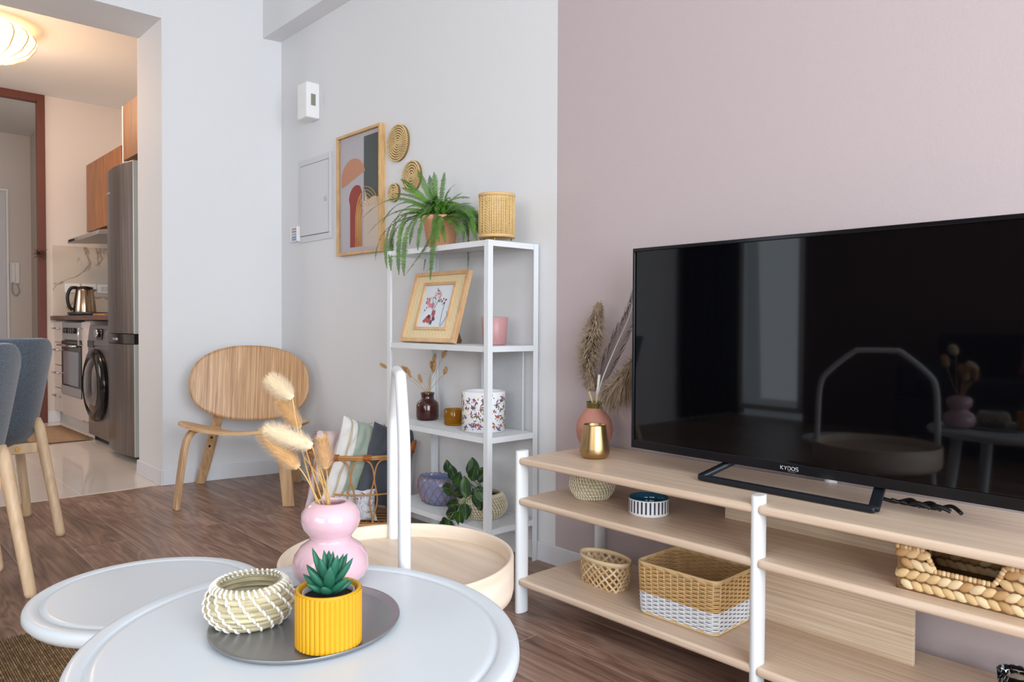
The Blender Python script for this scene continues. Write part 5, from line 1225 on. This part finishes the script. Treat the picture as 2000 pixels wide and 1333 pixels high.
def pillow(name, label, cat, C_, hdir, updir, W_, H_, T_, m, fringe=None, seed=1):
    """soft square cushion: local x width, y height, z thickness"""
    hx = V(hdir).normalized(); uy = V(updir); uy = (uy - hx * uy.dot(hx)).normalized(); nz = hx.cross(uy); M_ = Matrix((hx, uy, nz)).transposed().to_4x4(); M_.translation = V(C_)
    b = MB(); rn = random.Random(seed); ph = [rn.uniform(0, 6) for _ in range(4)]
    def f(sg):
        def g(u, v):
            x, y = 2 * u - 1, 2 * v - 1; e_ = (1 - abs(x) ** 2.6) * (1 - abs(y) ** 2.6)
            pin = 1 - .10 * (1 - abs(x) ** 2 ) * abs(y) ** 3; pin2 = 1 - .10 * (1 - abs(y) ** 2) * abs(x) ** 3
            wr = .006 * sin(7 * x + ph[0] + 3 * y) * sin(5 * y + ph[1]) + .003 * sin(17 * x * y + ph[2] + 9 * x)
            return (x * W_ / 2 * pin2, y * H_ / 2 * pin, sg * (T_ / 2 * max(0, e_) ** .55 + wr * max(0, e_) ** .3))
        return g
    b.surf(f(1), 36, 36); b.surf(lambda u, v: f(-1)(1 - u, v), 36, 36)
    o = b.build('cushion' if not name else name, m, None, fix=True); o.matrix_world = M_; tag(o, label, cat)
    if fringe:
        for sx in (1, -1):
            b = MB()
            for k in range(46):
                y = (k / 45 * 2 - 1) * H_ / 2 * .98; b.tube([(sx * W_ * .47, y, 0), (sx * (W_ * .5 + .022), y + rn.uniform(-.006, .006), rn.uniform(-.006, .006))], [.0018, .0008], 4)
            b.build('fringe', fringe, o, fix=False)
    return o
scr = V((.676, .737, 0)); awy = V((-.737, .676, 0))
gst = stripes('green_stripe_linen', [(0, (226, 222, 218)), (.10, (196, 186, 160)), (.14, (232, 228, 224)), (.22, (170, 182, 166)), (.50, (226, 222, 216)), (.56, (206, 196, 168)), (.60, (230, 226, 222)), (.70, (204, 186, 190)), (.78, (168, 104, 92)), (.80, (228, 224, 220))], 3.2, 0)
pst = stripes('pink_linen', [(0, (206, 186, 186)), (.35, (214, 176, 168)), (.5, (206, 190, 196)), (.9, (196, 160, 128))], 5, 0)
P0 = BC
pillow('cushion', 'green, cream and rose striped cushion standing in the rattan basket', 'cushion', P0 + scr * -.005 + awy * -.030 + V((0, 0, .262)), scr * .56 + awy * .83 + V((0, 0, -.2)), (scr * .30 + V((0, 0, 1)) + awy * .10), .32, .40, .10, gst, seed=4)
pillow('cushion', 'dusty pink cushion with brown fringe at the back of the rattan basket', 'cushion', P0 + scr * -.105 + awy * .02 + V((0, 0, .245)), scr * .60 + awy * .80, (scr * .30 + V((0, 0, 1))), .30, .36, .10, pst, fringe=mat('fringe_brown', (150, 100, 72), .9), seed=9)
pillow('cushion', 'charcoal grey cushion at the shelf side of the rattan basket', 'cushion', P0 + scr * .118 + awy * .0 + V((0, 0, .240)), scr * .62 + awy * .78 + V((0, 0, -.22)), (scr * .16 + V((0, 0, 1))), .28, .38, .09, mat('charcoal_linen', (78, 82, 90), .95, bump=.4, bscale=300, sheen=.2), seed=12)
m, nt, n, bs, L = node_mat('sketch_print_cotton')
tc = n.new('ShaderNodeTexCoord'); no = n.new('ShaderNodeTexNoise'); no.inputs['Scale'].default_value = 14; no.inputs['Detail'].default_value = 3; no.inputs['Distortion'].default_value = 1.5; cr_ = n.new('ShaderNodeValToRGB'); e = cr_.color_ramp.elements; e[0].position = .485; e[0].color = lin((218, 222, 230)); e[1].position = .515; e[1].color = lin((218, 222, 230)); k = e.new(.5); k.color = lin((120, 50, 48))
L(tc.outputs['Object'], no.inputs['Vector']); L(no.outputs['Fac'], cr_.inputs[0]); L(cr_.outputs[0], bs.inputs['Base Color']); bs.inputs['Roughness'].default_value = .9
pillow('cushion', 'small white cushion with sketched red lines low in the rattan basket', 'cushion', P0 + scr * -.02 + awy * -.095 + V((0, 0, .095)), scr, V((0, 0, 1)) + awy * -.2, .22, .15, .05, m, seed=7)

# ================================================================ JUTE RUG
m, nt, n, bs, L = node_mat('jute_weave')
tc = n.new('ShaderNodeTexCoord'); br = n.new('ShaderNodeTexBrick'); br.inputs['Scale'].default_value = 1; br.inputs['Brick Width'].default_value = .017; br.inputs['Row Height'].default_value = .011; br.inputs['Mortar Size'].default_value = .0012; br.inputs['Mortar Smooth'].default_value = 1
br.inputs['Color1'].default_value = lin((196, 164, 120)); br.inputs['Color2'].default_value = lin((150, 116, 78)); br.inputs['Mortar'].default_value = lin((92, 64, 38))
no = n.new('ShaderNodeTexNoise'); no.inputs['Scale'].default_value = 30; no.inputs['Detail'].default_value = 5; mx = n.new('ShaderNodeMix'); mx.data_type = 'RGBA'; mx.blend_type = 'MULTIPLY'; mx.inputs[0].default_value = .0
L(tc.outputs['Object'], br.inputs['Vector']); L(tc.outputs['Object'], no.inputs['Vector']); L(br.outputs['Color'], mx.inputs[6]); L(no.outputs['Color'], mx.inputs[7]); L(mx.outputs[2], bs.inputs['Base Color']); bs.inputs['Roughness'].default_value = .95
bp = n.new('ShaderNodeBump'); bp.inputs['Strength'].default_value = 1; bp.inputs['Distance'].default_value = .004; bp.invert = True; L(br.outputs['Fac'], bp.inputs['Height']); L(bp.outputs['Normal'], bs.inputs['Normal'])
b = MB()
rows = 150; W_ = 2.0; H_ = 1.65
for k in range(rows):
    y = k * .011; b.tube([(0, y, .004), (W_, y, .004)], .0062, 6)
b.box(.003, W_ - .003, 0, (rows - 1) * .011, 0.0004, .005)
o = b.build('jute_rug', m, None, loc=(-2.43, -1.03, 0), fix=False); tag(o, 'coarse brown woven jute rug under the coffee tables', 'rug')

# ================================================================ SOFA behind the camera (seen mirrored in the television)
NVY = mat('navy_upholstery', (36, 40, 50), .95, bump=.3)
r = E('sofa', 'long dark navy sofa against the back wall', 'sofa', (-2.2, -2.85, 0))
b = MB(); b.box(0, 2.0, 0, .90, .12, .40); b.build('base', NVY, r, .03)
b = MB(); b.box(0, 2.0, .0, .22, .40, .82); b.build('backrest', NVY, r, .06)
for k in range(2): b = MB(); b.box(.16 + .85 * k, .99 + .85 * k, .22, .92, .40, .52); b.build('seat_cushion', NVY, r, .04)
for x in (0, 1.84): b = MB(); b.box(x, x + .16, 0, .9, .40, .62); b.build('armrest', NVY, r, .04)
for x, y in ((.1, .1), (1.9, .1), (.1, .8), (1.9, .8)): b = MB(); b.tube([(x, y, 0), (x, y, .12)], .02, 10); b.build('leg', BEE, r)
pillow('cushion', 'dusty rose cushion leaning on the navy sofa', 'cushion', V((-1.35, -2.44, .77)), V((1, 0, 0)), V((0, -.25, 1)), .48, .46, .14, mat('rose_cotton', (160, 104, 94), .9), seed=3)

b = MB(); b.surf(lambda u, v: (.03 + .028 * sin(u * 2 * pi * 8), u * .85, .03 + v * 2.5), 130, 6, thick=.003)
o = b.build('curtain', mat('curtain_navy', (30, 34, 46), .95), None, loc=(-4.12, -2.93, 0)); tag(o, 'dark navy pleated curtain beside the balcony door, mirrored in the television', 'curtain')
